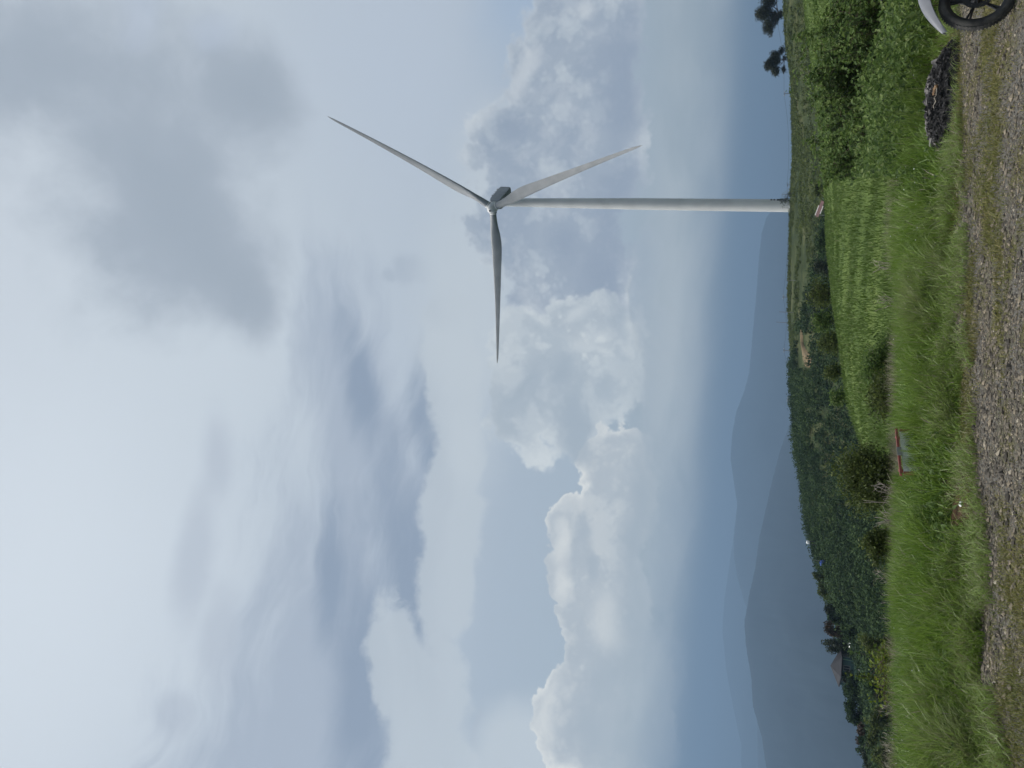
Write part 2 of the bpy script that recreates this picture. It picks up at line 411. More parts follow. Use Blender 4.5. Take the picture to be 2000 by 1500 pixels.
MAT['leaf_forest'] = leafy('plantation_leaves', [(0.0, (0.011, 0.020, 0.010)), (0.5, (0.034, 0.060, 0.025)), (1.0, (0.080, 0.120, 0.044))], 0.25, 0.8, 0.08)
MAT['leaf_olive'] = leafy('olive_leaves', [(0.0, (0.026, 0.038, 0.012)), (0.5, (0.070, 0.096, 0.024)), (1.0, (0.135, 0.165, 0.045))], 0.42)
MAT['leaf_yellow'] = leafy('yellow_green_leaves', [(0.0, (0.06, 0.10, 0.014)), (0.6, (0.13, 0.17, 0.02)), (1.0, (0.21, 0.22, 0.025))], 0.4)
MAT['leaf_red'] = leafy('russet_leaves', [(0.0, (0.028, 0.024, 0.014)), (1.0, (0.075, 0.045, 0.026))], 0.3)
MAT['grass'] = leafy('tall_grass', [(0.0, (0.028, 0.055, 0.010)), (0.3, (0.085, 0.155, 0.020)), (0.55, (0.155, 0.245, 0.036)), (0.8, (0.19, 0.255, 0.075)), (0.90, (0.20, 0.19, 0.11)), (1.0, (0.27, 0.245, 0.18))], 0.4, 0.45, 0.35)
MAT['turf'] = leafy('dry_turf', [(0.0, (0.06, 0.085, 0.016)), (0.4, (0.115, 0.125, 0.03)), (0.7, (0.18, 0.165, 0.055)), (1.0, (0.26, 0.215, 0.10))], 0.3)
MAT['meadow_blades'] = leafy('meadow_grass', [(0.0, (0.048, 0.080, 0.015)), (0.5, (0.076, 0.122, 0.024)), (0.85, (0.100, 0.146, 0.036)), (1.0, (0.18, 0.19, 0.08))], 0.35)

# ------------------------------------------------------------------ terrain: one continuous land form, in four zones
def curve(tab):
    t = np.array(tab, float)                     # (photo u = 1500 - y, photo x, distance or nan for the flat road plane)
    return t
def key(tab, plane=None):
    t = np.array(tab, float); py = 1500 - t[:, 0]
    P = at_plane(t[:, 1], py, plane) if plane is not None else at_dist(t[:, 1], py, t[:, 2])
    az = np.arctan2(P[:, 0], P[:, 1]); o = np.argsort(az)
    return az[o], np.hypot(P[:, 0], P[:, 1])[o], P[:, 2][o]
K_E = key([(-500, 1925), (0, 1922), (250, 1912), (400, 1900), (600, 1880), (800, 1872), (1100, 1870), (1500, 1858), (2000, 1840)], 0.0)
K_V = key([(-500, 1757), (0, 1757), (400, 1756), (700, 1753), (1000, 1748), (1200, 1738), (1500, 1722), (2000, 1700)], 0.22)
K_M = key([(-500, 1830, 17), (0, 1815, 18), (300, 1800, 19), (450, 1775, 23), (540, 1746, 29), (620, 1720, 34), (700, 1684, 41), (800, 1657, 46), (900, 1636, 50), (1000, 1623, 54), (1100, 1614, 58), (1200, 1605, 62), (1350, 1590, 66), (1500, 1570, 70), (2000, 1540, 75)])
K_F = key([(-500, 1850, 75), (0, 1860, 75), (300, 1835, 85), (600, 1765, 110), (800, 1695, 120), (1000, 1652, 130), (1200, 1628, 140), (1500, 1592, 150), (2000, 1560, 150)])
K_C = key([(-500, 1760, 150), (0, 1712, 150), (60, 1702, 150), (100, 1697, 152), (150, 1688, 155), (200, 1676, 158), (250, 1652, 165), (300, 1642, 168), (340, 1618, 170), (380, 1610, 172), (410, 1600, 178), (450, 1588, 182), (500, 1578, 190), (550, 1573, 196), (600, 1563, 202), (650, 1556, 208), (700, 1553, 215), (800, 1548, 225), (900, 1541, 230), (1000, 1543, 232), (1100, 1545, 232), (1200, 1551, 232), (1300, 1550, 232), (1350, 1548, 230), (1420, 1537, 228), (1500, 1534, 226), (1700, 1530, 226), (2000, 1525, 226)])
def keys_at(az):
    Z0 = np.zeros_like(az)
    dE = np.interp(az, K_E[0], K_E[1])+0.55*(vn2(az*16, az*0, 1.0, 4, 21)-0.5); dV = np.maximum(np.interp(az, K_V[0], K_V[1])+1.5*(vn2(az*22, az*0+3, 1.0, 4, 27)-0.5), dE+1.2)
    dM = np.interp(az, K_M[0], K_M[1]); zM = np.interp(az, K_M[0], K_M[2])
    dF = np.interp(az, K_F[0], K_F[1]); zF = np.interp(az, K_F[0], K_F[2])
    dC = np.interp(az, K_C[0], K_C[1]); zC = np.interp(az, K_C[0], K_C[2])
    ds = np.stack([Z0-30, Z0+0.5, dE, dV, dM, dM+14, dF, dC, dC+28, dC+120, dC+900, Z0+40000], -1)
    zs = np.stack([Z0, Z0, Z0, Z0-0.02, zM, np.minimum(zM-5, (zM+zF)/2), np.minimum(zF, zM-4), zC, np.minimum(zC-1.0, EYE-(EYE-zC)*(dC+28)/dC*1.06), np.minimum(zC-22, EYE-(EYE-zC)*(dC+120)/dC*1.15), zC*0-330, Z0-480], -1)
    return ds, zs
def pchip(ds, zs, d):
    h = np.diff(ds, axis=-1); dl = np.diff(zs, axis=-1)/h
    m = np.zeros_like(zs)
    s = (dl[..., :-1]*dl[..., 1:]) > 0
    w1 = 2*h[..., 1:]+h[..., :-1]; w2 = h[..., 1:]+2*h[..., :-1]
    with np.errstate(divide='ignore', invalid='ignore'):
        hm = (w1+w2)/(w1/dl[..., :-1]+w2/dl[..., 1:])
    m[..., 1:-1] = np.where(s, hm, 0.0)
    k = np.clip((d[..., None] >= ds).sum(-1)-1, 0, ds.shape[-1]-2)
    g = lambda a: np.take_along_axis(a, k[..., None], -1)[..., 0]
    g1 = lambda a: np.take_along_axis(a, k[..., None]+1, -1)[..., 0]
    H = g(h); t = np.clip((d-g(ds))/H, 0, 1)
    return (g(zs)*(1+2*t)*(1-t)**2 + g(m)*H*t*(1-t)**2 + g1(zs)*t*t*(3-2*t) + g1(m)*H*t*t*(t-1))
def ground(x, y):
    x = np.asarray(x, float); y = np.asarray(y, float)
    d = np.hypot(x, y); az = np.arctan2(x, y)
    ds, zs = keys_at(az); z = pchip(ds, zs, d)
    dE, dV, dM, dC = ds[..., 2], ds[..., 3], ds[..., 4], ds[..., 7]
    near = np.clip((d-dE)/0.8, 0, 1)
    z = z + 0.035*(vn2(x, y, 0.9, 3)-0.5)*(1-near*0.2)
    z = z + near*0.10*(vn2(x, y, 0.7, 3, 2)-0.45)*np.clip(1.5-(d-dV)/20, 0.3, 1)
    mead = np.clip((d-dV)/6, 0, 1)*np.clip((dC+5-d)/10, 0, 1)
    z = z + mead*(0.5*(vn2(x, y, 0.10, 3, 3)-0.5) + 0.12*(vn2(x, y, 0.6, 2, 4)-0.5))
    hill = np.clip((d-dM-10)/25, 0, 1)*np.clip((dC-2-d)/20, 0, 1)
    z = z + hill*(5.0*(vn2(x, y, 0.03, 3, 5)-0.5))
    # wheel ruts along the road
    return z
def zone_mask(x, y):
    az = np.arctan2(x, y); ds, _ = keys_at(az); return np.hypot(x, y), ds[..., 2], ds[..., 3], ds[..., 4], ds[..., 6], ds[..., 7]

AZ = np.radians(np.concatenate([np.arange(-75, -34, 1.0), np.arange(-34, 36, 0.14), np.arange(36, 76, 1.0)]))
def sheet(name, fr, mat, label):
    """ring sheet of the land form; fr lists radial positions as functions of the zone keys"""
    ds, _ = keys_at(AZ)
    rad = np.stack([f(ds) for f in fr], 0)               # rings x azimuth
    x = rad*np.sin(AZ); y = rad*np.cos(AZ); z = ground(x, y)
    nr, na = rad.shape
    i = np.arange((nr-1)*na).reshape(nr-1, na)[:, :-1].ravel()
    o = mesh_obj(name, np.stack([x, y, z], -1), np.stack([i, i+1, i+na+1, i+na], -1), mat, smooth=True)
    return tag(o, label, kind='structure')
def between(a, b, n, p=1.0):
    return [(lambda ds, t=t: a(ds)*(1-t**p) + b(ds)*t**p) for t in np.linspace(0, 1, n)]
k_ = lambda i, off=0.0: (lambda ds: ds[:, i]+off)

# gravel road: compacted grit with moss
m, t, b = material('gravel_grit', 0.9, 0.2)
g1 = ramp_node(t, [(0.30, (0.035, 0.034, 0.033)), (0.48, (0.10, 0.095, 0.085)), (0.62, (0.17, 0.155, 0.13)), (0.75, (0.24, 0.22, 0.19))], tnoise(t, 55, 5, 0.7))
g2 = ramp_node(t, [(0.3, (0.055, 0.058, 0.018)), (0.7, (0.13, 0.115, 0.05))], tnoise(t, 40, 4, 0.6))
mxn = t.nodes.new('ShaderNodeMix'); mxn.data_type = 'RGBA'
rr = t.nodes.new('ShaderNodeMapRange'); rr.inputs['From Min'].default_value = 0.46; rr.inputs['From Max'].default_value = 0.58
t.links.new(tnoise(t, 1.6, 5, 0.6), rr.inputs['Value']); t.links.new(rr.outputs[0], mxn.inputs[0])
t.links.new(g1, mxn.inputs[6]); t.links.new(g2, mxn.inputs[7]); t.links.new(mxn.outputs[2], b.inputs['Base Color'])
bump(t, b, tnoise(t, 60, 4, 0.7), 0.9, 0.02)
MAT['gravel'] = m
MAT['soil'] = plain('verge_soil', (0.03, 0.032, 0.014), (0.06, 0.055, 0.022), 3, 0.95, 0.1, bmp=0.6, bscale=25)
m, t, b = material('meadow_ground', 0.9, 0.15)
c1 = ramp_node(t, [(0.3, (0.042, 0.068, 0.014)), (0.5, (0.076, 0.114, 0.025)), (0.7, (0.108, 0.145, 0.038))], tnoise(t, 0.35, 6, 0.6))
t.links.new(c1, b.inputs['Base Color']); bump(t, b, tnoise(t, 5, 5, 0.6), 0.8, 0.15)
MAT['meadow'] = m
m, t, b = material('hill_ground', 0.95, 0.1)
c1 = ramp_node(t, [(0.35, (0.018, 0.028, 0.012)), (0.52, (0.038, 0.050, 0.019)), (0.64, (0.075, 0.08, 0.036)), (0.8, (0.12, 0.11, 0.055))], tnoise(t, 0.12, 6, 0.65))
t.links.new(c1, b.inputs['Base Color']); bump(t, b, tnoise(t, 0.8, 5, 0.6), 0.8, 0.5)
MAT['hill'] = m
sheet('gravel_track', between(k_(1), k_(2), 70), MAT['gravel'], 'grey gravel track with mossy strips crossing the foreground')
sheet('verge_ground', between(k_(2), k_(3), 30), MAT['soil'], 'dark soil under the tall grass beside the gravel track')
sheet('meadow', between(k_(3), k_(4), 60, 1.5) + between(k_(4), k_(5), 8)[1:], MAT['meadow'], 'bright green grass meadow sloping down beyond the verge')
sheet('hillside', between(k_(5), k_(7), 80) + between(k_(7), k_(8), 8)[1:] + between(k_(8), k_(9), 14)[1:], MAT['hill'], 'dark scrub covered hillside below the wind turbine')
sheet('valley', between(k_(9), k_(10), 20) + between(k_(10), k_(11), 30, 3)[1:], MAT['hill'], 'hazy valley floor falling away behind the hill')

# ------------------------------------------------------------------ mountains in the haze
m, t, b = material('mountain_forest', 0.95, 0.1)
t.links.new(ramp_node(t, [(0.3, (0.006, 0.011, 0.014)), (0.7, (0.013, 0.022, 0.026))], tnoise(t, 0.004, 6, 0.6)), b.inputs['Base Color'])
MAT['mountain'] = m
def mountain(name, tab, dist, base_d, back, label, seed):
    t = np.array(tab, float)
    P = at_dist(t[:, 1], 1500-t[:, 0], dist); az = np.arctan2(P[:, 0], P[:, 1]); o = np.argsort(az); az, zc = az[o], P[o, 2]
    A = np.radians(np.arange(-60, 60, 0.08)); z0 = np.interp(A, az, zc)
    z0 = z0 + dist*0.0011*(vn2(A*260, A*0, 1.0, 5, seed)-0.5)
    rows = []
    ss = np.concatenate([np.linspace(0, 1, 26), np.linspace(1, 2, 8)[1:]])
    for s in ss:
        if s <= 1:
            r = base_d + (dist-base_d)*s; h = -470 + (z0+470)*(s**0.9)
            wob = (vn2(A*14, A*0+s*3, 1.0, 4, seed+3)-0.5)*dist*0.045*math.sin(math.pi*min(s, 1.0))
        else:
            r = dist + back*(s-1); h = z0 - (z0+480)*(s-1); wob = 0
        rows.append(np.stack([r*np.sin(A), r*np.cos(A), h+wob], -1))
    v = np.stack(rows, 0); nr, na = v.shape[:2]
    i = np.arange((nr-1)*na).reshape(nr-1, na)[:, :-1].ravel()
    return tag(mesh_obj(name, v, np.stack([i, i+1, i+na+1, i+na], -1), MAT['mountain'], smooth=True), label, kind='structure')
mountain('mountain', [(-600, 1560), (-200, 1525), (5, 1496), (60, 1488), (120, 1471), (180, 1467), (240, 1457), (285, 1454), (337, 1463), (390, 1475), (450, 1483), (505, 1496), (560, 1508), (620, 1524), (680, 1545), (900, 1570), (1500, 1600), (2200, 1640)], 4200, 1700, 2500, 'nearest dark blue mountain slope at the left', 1)
mountain('mountain', [(-600, 1500), (0, 1480), (200, 1478), (300, 1463), (330, 1452), (375, 1440), (410, 1434), (450, 1433), (487, 1437), (515, 1440), (560, 1433), (605, 1427), (650, 1430), (695, 1438), (740, 1455), (770, 1463), (800, 1466), (850, 1470), (900, 1475), (1000, 1483), (1045, 1488), (1075, 1497), (1100, 1516), (1130, 1545), (1200, 1590), (1500, 1640), (2200, 1700)], 7500, 4700, 3000, 'broad blue mountain ridge behind the nearest slope', 2)
mountain('mountain', [(-600, 1470), (0, 1448), (45, 1448), (81, 1440), (120, 1432), (195, 1418), (270, 1411), (330, 1415), (420, 1428), (520, 1445), (700, 1470), (900, 1500), (1050, 1550), (1500, 1640), (2200, 1700)], 11000, 8500, 3000, 'faint palest mountain ridge at the far left', 3)

# ------------------------------------------------------------------ wind turbine
HUB = np.array([59.2, 244.84, 94.83]); YAW, AZ0, BL, CONE, TILT = R(40.29), R(34.06), 61.9, R(8.08), R(5)
nn = np.array([-math.sin(YAW)*math.cos(TILT), -math.cos(YAW)*math.cos(TILT), math.sin(TILT)])
rr_ = np.array([math.cos(YAW), -math.sin(YAW), 0]); uu = np.cross(rr_, nn); uu = uu if uu[2] > 0 else -uu
TWR = HUB - nn*4.2
zg = float(ground(TWR[0], TWR[1]))
tb = thing('wind_turbine', 'tall white three bladed wind turbine standing behind the hill crest', 'wind turbine', (TWR[0], TWR[1], zg))
OFF = -np.array([TWR[0], TWR[1], zg])
def put_on(o): o.location = tuple(OFF) if o.parent is tb else (0, 0, 0); return o
top = HUB[2]-1.9
prof = []
for z in np.linspace(zg-1, top, 40):
    s = (z-zg)/(top-zg); r = 1.92 - 0.07*s/0.5 if s < 0.5 else 1.85 - (s-0.5)/0.5*0.50
    prof.append((r, z))
mb = MB().lathe(prof, 48, org=(TWR[0], TWR[1], 0))
for s in (0.17, 0.36, 0.58, 0.79):
    z = zg+(top-zg)*s; r = (1.92-0.14*s if s < 0.5 else 1.85-(s-0.5))+0.022
    mb.lathe([(r, z-0.12), (r, z+0.12)], 48, org=(TWR[0], TWR[1], 0))
put_on(mb.build('tower', MAT['tower'], tb, smooth=True))
# entrance on the side towards the right of the view
da = math.atan2(TWR[0], TWR[1]); sx = np.array([math.cos(da), -math.sin(da), 0]); fx = np.array([-math.sin(da), -math.cos(da), 0])
ex = sx*0.90+fx*0.43; ex /= np.linalg.norm(ex); ey = np.array([-ex[1], ex[0], 0]); RM = np.stack([ex, ey, [0, 0, 1]], 1)
dr = MB().box(np.array([TWR[0], TWR[1], zg+3.7])+ex*1.93, (0.14, 0.95, 2.2), RM).build('door', MAT['dark'], tb); put_on(dr)
for z in (5.5, 6.4): put_on(MB().box(np.array([TWR[0], TWR[1], zg+z])+ex*1.93, (0.12, 0.7, 0.5), RM).build('vent', MAT['dark'], tb))
st_ = MB().box(np.array([TWR[0], TWR[1], zg+2.5])+ex*2.7, (1.6, 1.5, 0.12), RM)
for k in range(9): st_.box(np.array([TWR[0], TWR[1], zg+2.3-k*0.26])+ex*(3.6+k*0.24), (0.26, 1.1, 0.06), RM)
for sg in (-0.6, 0.6):
    st_.tube([np.array([TWR[0], TWR[1], zg+3.5])+ex*3.5+ey*sg, np.array([TWR[0], TWR[1], zg+1.1])+ex*5.7+ey*sg], 0.04, 6)
    for q in (2.2, 3.4): st_.tube([np.array([TWR[0], TWR[1], zg])+ex*q+ey*sg, np.array([TWR[0], TWR[1], zg+3.5])+ex*q+ey*sg], 0.05, 6)
put_on(st_.build('entrance_stairs', MAT['pole'], tb))
# nacelle: tapering box, roof cooler, two sensor masts
ax = -nn; side = rr_; upv = np.cross(side, nn); upv = upv if upv[2] > 0 else -upv
RN = np.stack([ax, side, upv], 1)
mb = MB()
secs = [(1.9, 1.35, 1.4, 0.0), (2.5, 1.75, 1.8, 0.05), (3.4, 1.95, 2.0, 0.1), (9.5, 2.0, 2.1, 0.1), (12.3, 1.95, 2.0, 0.15), (12.6, 1.8, 1.85, 0.15)]
V = []
for d, w, h, dz in secs:
    for a in np.linspace(0, 2*np.pi, 24, endpoint=False):
        ca, sa = math.cos(a), math.sin(a); q = (abs(ca)**14+abs(sa)**14)**(-1/14)
        V.append(HUB + ax*d + side*w*ca*q + upv*(h*sa*q+dz))
F_ = [(i*24+k, i*24+(k+1) % 24, (i+1)*24+(k+1) % 24, (i+1)*24+k) for i in range(len(secs)-1) for k in range(24)]
F_ += [tuple(range(24))[::-1], tuple((len(secs)-1)*24+k for k in range(24))]
mb.add(V, F_)
for d in (5.0, 6.6, 8.2, 9.8): mb.box(HUB+ax*d+upv*0.1, (0.10, 4.06, 4.28), RN)
put_on(mb.build('nacelle', MAT['nacelle'], tb))
put_on(MB().box(HUB+ax*11.0+upv*2.5, (0.5, 3.2, 0.8), RN).build('roof_cooler', MAT['nacelle'], tb))
for d in (7.6, 10.2):
    p = HUB+ax*d+upv*2.0+side*0.9
    put_on(MB().tube([p, p+upv*1.3], 0.06, 6).box(p+upv*1.35, (0.5, 0.12, 0.12), RN).build('sensor_mast', MAT['dark'], tb))
put_on(MB().lathe([(1.30, -2.4), (1.55, -1.5), (1.80, -0.9), (1.86, 0.1), (1.75, 0.9), (1.45, 1.6), (1.0, 2.05), (0.45, 2.25), (0.4, 2.28)], 32, nn, HUB).build('hub', MAT['tower'], tb, smooth=True))
put_on(MB().lathe([(0.40, 2.2), (0.40, 2.33)], 16, nn, HUB).build('nose_hatch', MAT['dark'], tb))
put_on(MB().lathe([(1.42, -2.0), (1.42, -2.45)], 32, nn, HUB).build('hub_seal', MAT['dark'], tb, smooth=True))
S_ = np.concatenate([np.linspace(0.026, 0.3, 26), np.linspace(0.3, 0.96, 30)[1:], [0.975, 0.987, 0.995, 1.0]])
for k in range(3):
    a = AZ0+k*2*math.pi/3
    bd = math.cos(a)*uu+math.sin(a)*rr_; td = math.cos(a-math.pi/2)*uu+math.sin(a-math.pi/2)*rr_
    Vs = []; NS = 28
    th = np.linspace(0, 2*np.pi, NS, endpoint=False)
    for s in S_:
        ch = np.interp(s, [0, 0.05, 0.10, 0.16, 0.21, 0.27, 0.4, 0.55, 0.7, 0.85, 0.95, 0.98, 1.0], [2.25, 2.25, 2.55, 3.35, 3.7, 3.55, 2.85, 2.2, 1.65, 1.15, 0.80, 0.5, 0.06])
        tk = np.interp(s, [0, 0.05, 0.12, 0.2, 0.35, 0.6, 1.0], [1.0, 1.0, 0.72, 0.45, 0.30, 0.22, 0.16])
        tw = R(np.interp(s, [0, 0.15, 0.3, 0.6, 1.0], [17, 15, 9, 3, -1]))
        bl = np.clip((s-0.04)/0.14, 0, 1); bl = bl*bl*(3-2*bl)
        c, sn = np.cos(th), np.sin(th)
        xc = (1-c)/2                                          # 0 leading .. 1 trailing
        foil = 5*tk*0.5*(0.2969*np.sqrt(xc+1e-9)-0.126*xc-0.3516*xc**2+0.2843*xc**3-0.1036*xc**4)*2
        ys = np.where(np.arange(NS) < NS/2, 1, -1)*foil*0.5
        X = (xc-0.5)*(1-bl) + (xc-np.interp(s, [0.1, 0.25, 1], [0.42, 0.32, 0.30]))*bl
        Y = 0.5*sn*tk*(1-bl) + ys*bl
        cv = td*math.cos(tw)-nn*math.sin(tw); tv = np.cross(cv, bd)
        ctr = HUB + BL*(bd*s*math.cos(CONE) + nn*math.sin(CONE)*(s**1.5))
        Vs.append(ctr + ch*(X[:, None]*cv + Y[:, None]*tv))
    V = np.concatenate(Vs)
    F4 = [(i*NS+q, i*NS+(q+1) % NS, (i+1)*NS+(q+1) % NS, (i+1)*NS+q) for i in range(len(S_)-1) for q in range(NS)]
    mb = MB().add(V, F4+[tuple(range(NS))[::-1], tuple((len(S_)-1)*NS+q for q in range(NS))])
    bo = put_on(mb.build('blade', MAT['blade'], tb, smooth=True))
    MB().lathe([(1.16, 1.75), (1.30, 1.78), (1.30, 1.98), (1.16, 2.0)], 32, bd, HUB).build('root_collar', MAT['white'], bo, smooth=True)

# ------------------------------------------------------------------ foliage builders
def rand_dirs(n):
    v = rng.normal(size=(n, 3)); return v/np.linalg.norm(v, axis=1, keepdims=True)
def leaf_mesh(ctr, size, nrm=None, aspect=0.62, fold=0.25, axis=None, shape='rhomb'):
    """leaf-sized faces: pointed ovals of two quads folded along the midrib"""
    n = len(ctr); size = np.broadcast_to(size, (n,))[:, None]
    if nrm is None: nrm = rand_dirs(n)
    if axis is None: axis = rand_dirs(n)
    b = np.cross(nrm, axis); b /= np.linalg.norm(b, axis=1, keepdims=True)+1e-9
    a = np.cross(b, nrm)
    L_ = a*size; B_ = b*size*aspect; Nn = nrm*size*fold
    if shape == 'rhomb':
        v = np.stack([ctr-L_*0.5, ctr-B_*0.5+Nn*0.3, ctr+L_*0.5, ctr+B_*0.5+Nn*0.3], 1)
        f = np.arange(n)[:, None]*4+np.array([0, 1, 2, 3]); return v.reshape(-1, 3), f, 4
    v = np.stack([ctr-L_*0.5, ctr-L_*0.15-B_*0.5+Nn*0.5, ctr+L_*0.25-B_*0.38+Nn*0.4, ctr+L_*0.55-Nn*0.3, ctr+L_*0.25+B_*0.38+Nn*0.4, ctr-L_*0.15+B_*0.5+Nn*0.5], 1)
    f = np.concatenate([np.arange(n)[:, None]*6+np.array([0, 1, 2, 3]), np.arange(n)[:, None]*6+np.array([0, 3, 4, 5])]); return v.reshape(-1, 3), f, 6
def blades(name, x, y, h, w, lean, bend, tint, mat, z=None, parent=None):
    """grass: one tapering, drooping blade per point"""
    n = len(x); z = ground(x, y) if z is None else z
    p = np.stack([x, y, z-0.01], -1); d = np.stack([np.cos(lean), np.sin(lean), np.zeros(n)], -1)
    sd_ = np.stack([-d[:, 1], d[:, 0], np.zeros(n)], -1); tw = rng.uniform(0, 2*np.pi, n)
    sd_ = sd_*np.cos(tw)[:, None]+d*np.sin(tw)[:, None]*0.8
    rows = []
    for t, ww in ((0, 1.0), (0.38, 0.9), (0.74, 0.6)):
        c = p + d*(bend*h*t**2)[:, None]; c[:, 2] += h*(t-0.42*bend*t**2.4)
        rows += [c-sd_*(w*ww*0.5)[:, None], c+sd_*(w*ww*0.5)[:, None]]
    c = p + d*(bend*h)[:, None]; c[:, 2] += h*(1-0.42*bend); rows.append(c)
    v = np.stack(rows, 1).reshape(-1, 3); i = np.arange(n)[:, None]*7
    return mesh_obj(name, v, [np.concatenate([i+[0, 1, 3, 2], i+[2, 3, 5, 4]]), i+[4, 5, 6]], mat, parent, tint=np.repeat(tint, 7))
def polar(n, fa, fb, a0=-33, a1=35, p=1.0):
    """random points between two zone distances"""
    az = np.radians(rng.uniform(a0, a1, n)); ds, _ = keys_at(az)
    d0, d1 = fa(ds), fb(ds); d = np.sqrt(d0**2 + (d1**2-d0**2)*rng.random(n)**p)
    return d*np.sin(az), d*np.cos(az), (d-d0)/(d1-d0)
def photo_xy(x, y, z):
    q = np.stack([x, y, z-EYE], -1); dep = q @ FW
    return 1000-FOC*(q @ UP)/dep, 750-FOC*(q @ RT)/dep

# ------------------------------------------------------------------ tall grass on the verge
n = 165000
x, y, s = polar(n, k_(2, -0.15), k_(3, 0.5), -34, 36)
px, py = photo_xy(x, y, ground(x, y))
cl = vn2(x, y, 2.6, 3, 1); cl2 = vn2(x, y, 0.8, 2, 9)
tuft = vn2(x, y, 5.5, 2, 17)
keep = (rng.random(n) < np.clip(3.4*(cl-0.27), 0.10, 1)*np.clip(3.0*(tuft-0.22), 0.15, 1))
dirt = np.exp(-(((px-1868)/22)**2 + ((py-975)/100)**2)) + 0.9*np.exp(-(((px-1845)/20)**2+((py-170)/95)**2)*1.2)
keep &= rng.random(n) > 1.3*dirt
x, y, s, px, py, cl, cl2, tuft = [q[keep] for q in (x, y, s, px, py, cl, cl2, tuft)]; n = len(x)
edge = np.clip(s/0.30, 0, 1)
h = (0.10+0.30*edge)*(0.55+0.9*cl)*rng.uniform(0.6, 1.25, n)*(0.85+0.5*cl2)
h *= (0.72+0.6*tuft)*0.86
ptx, _ = photo_xy(x, y, ground(x, y)+h*0.85)
cap = 1748-16*(rng.random(n)**3)-46*(vn2(x, y, 1.0, 3, 51)-0.40)-40*np.clip((430-py)/200, 0, 1)
h = np.where(ptx < cap, h*np.clip((px-cap)/np.maximum(px-ptx, 1), 0.25, 1), h)
ptx, _ = photo_xy(x, y, ground(x, y)+h*0.85)
low = (np.abs(py-884) < 48) & (ptx < 1760); h = np.where(low, h*np.clip((px-1760)/np.maximum(px-ptx, 1), 0.15, 1), h)
lean = 2*np.pi*vn2(x, y, 1.7, 2, 4)*1.6 + rng.normal(0, 1.5, n)
bend = np.clip(rng.normal(0.5, 0.28, n)+0.25*(1-edge), 0.05, 1.1)
tint = np.clip(0.16+0.55*cl2+0.6*(cl-0.5)+0.5*(tuft-0.5)+rng.normal(0, 0.14, n)+0.20*np.clip(1.2-2.2*s, 0, 1), 0, 0.84)
tint = np.where(rng.random(n) < 0.03+0.06*(1-edge), rng.uniform(0.85, 1, n), tint)
tag(blades('tall_grass', x, y, h, rng.uniform(0.006, 0.014, n), lean, bend, tint, MAT['grass']), 'tall bright green grass growing along the verge', kind='stuff')
# dead straw along the far edge of the verge
n = 52000
x, y, s = polar(n, k_(3, -0.45), k_(3, 0.9), -34, 17)
k = vn2(x, y, 0.8, 3, 6) > 0.38+0.14*(np.degrees(np.arctan2(x, y)) < -16); x, y = x[k], y[k]; n = len(x)
tag(blades('dry_grass', x, y, rng.uniform(0.12, 0.36, n), rng.uniform(0.004, 0.007, n), rng.uniform(0, 6.28, n), rng.uniform(0.2, 0.9, n), rng.uniform(0.88, 1, n), MAT['grass']), 'pale dead grass stems at the far edge of the verge', kind='stuff')
# broad-bladed dark clumps close by at the left
cx = []
for py_, off in ((880, .35), (930, .25), (1010, .5), (1060, .6), (1130, .35), (1180, .7), (1240, .4), (1300, .45), (1330, .75), (1390, .4), (1440, .6), (1480, .4)):
    q = at_plane(np.array(1850), np.array(py_), 0.0); az_ = math.atan2(q[0], q[1]); dd = float(np.interp(az_, K_E[0], K_E[1]))+off; cx.append((dd*math.sin(az_), dd*math.cos(az_)))
X, Y = [], []
for a, b_ in cx:
    q = 42; X.append(a+rng.normal(0, 0.12, q)); Y.append(b_+rng.normal(0, 0.10, q))
X = np.concatenate(X); Y = np.concatenate(Y); n = len(X)
tag(blades('broad_leaf_grass', X, Y, rng.uniform(0.15, 0.36, n), rng.uniform(0.010, 0.018, n), rng.uniform(0, 6.28, n), rng.uniform(0.4, 1.1, n), rng.uniform(0.1, 0.65, n), MAT['grass']), 'broad dark green grass blades at the left road edge', kind='stuff')

# meadow grass
n = 120000
x, y, s = polar(n, k_(3, 0.3), k_(4, 1.0), -30, 35, 1.5)
d = np.hypot(x, y); mo = vn2(x, y, 0.35, 4, 3)
k = rng.random(n) < np.clip(3.0*(mo-0.24), 0.1, 1); x, y, d, mo = x[k], y[k], d[k], mo[k]; n = len(x)
tint = np.clip(0.18+0.7*mo+rng.normal(0, 0.10, n), 0, 0.9); tint = np.where(rng.random(n) < 0.03, rng.uniform(0.9, 1, n), tint)
tag(blades('meadow_grass', x, y, rng.uniform(0.07, 0.18, n)*(0.6+0.8*mo), 0.009+0.00055*d, rng.uniform(0, 6.28, n), rng.uniform(0.2, 0.8, n), tint, MAT['meadow_blades']), 'short light green grass covering the meadow', kind='stuff')

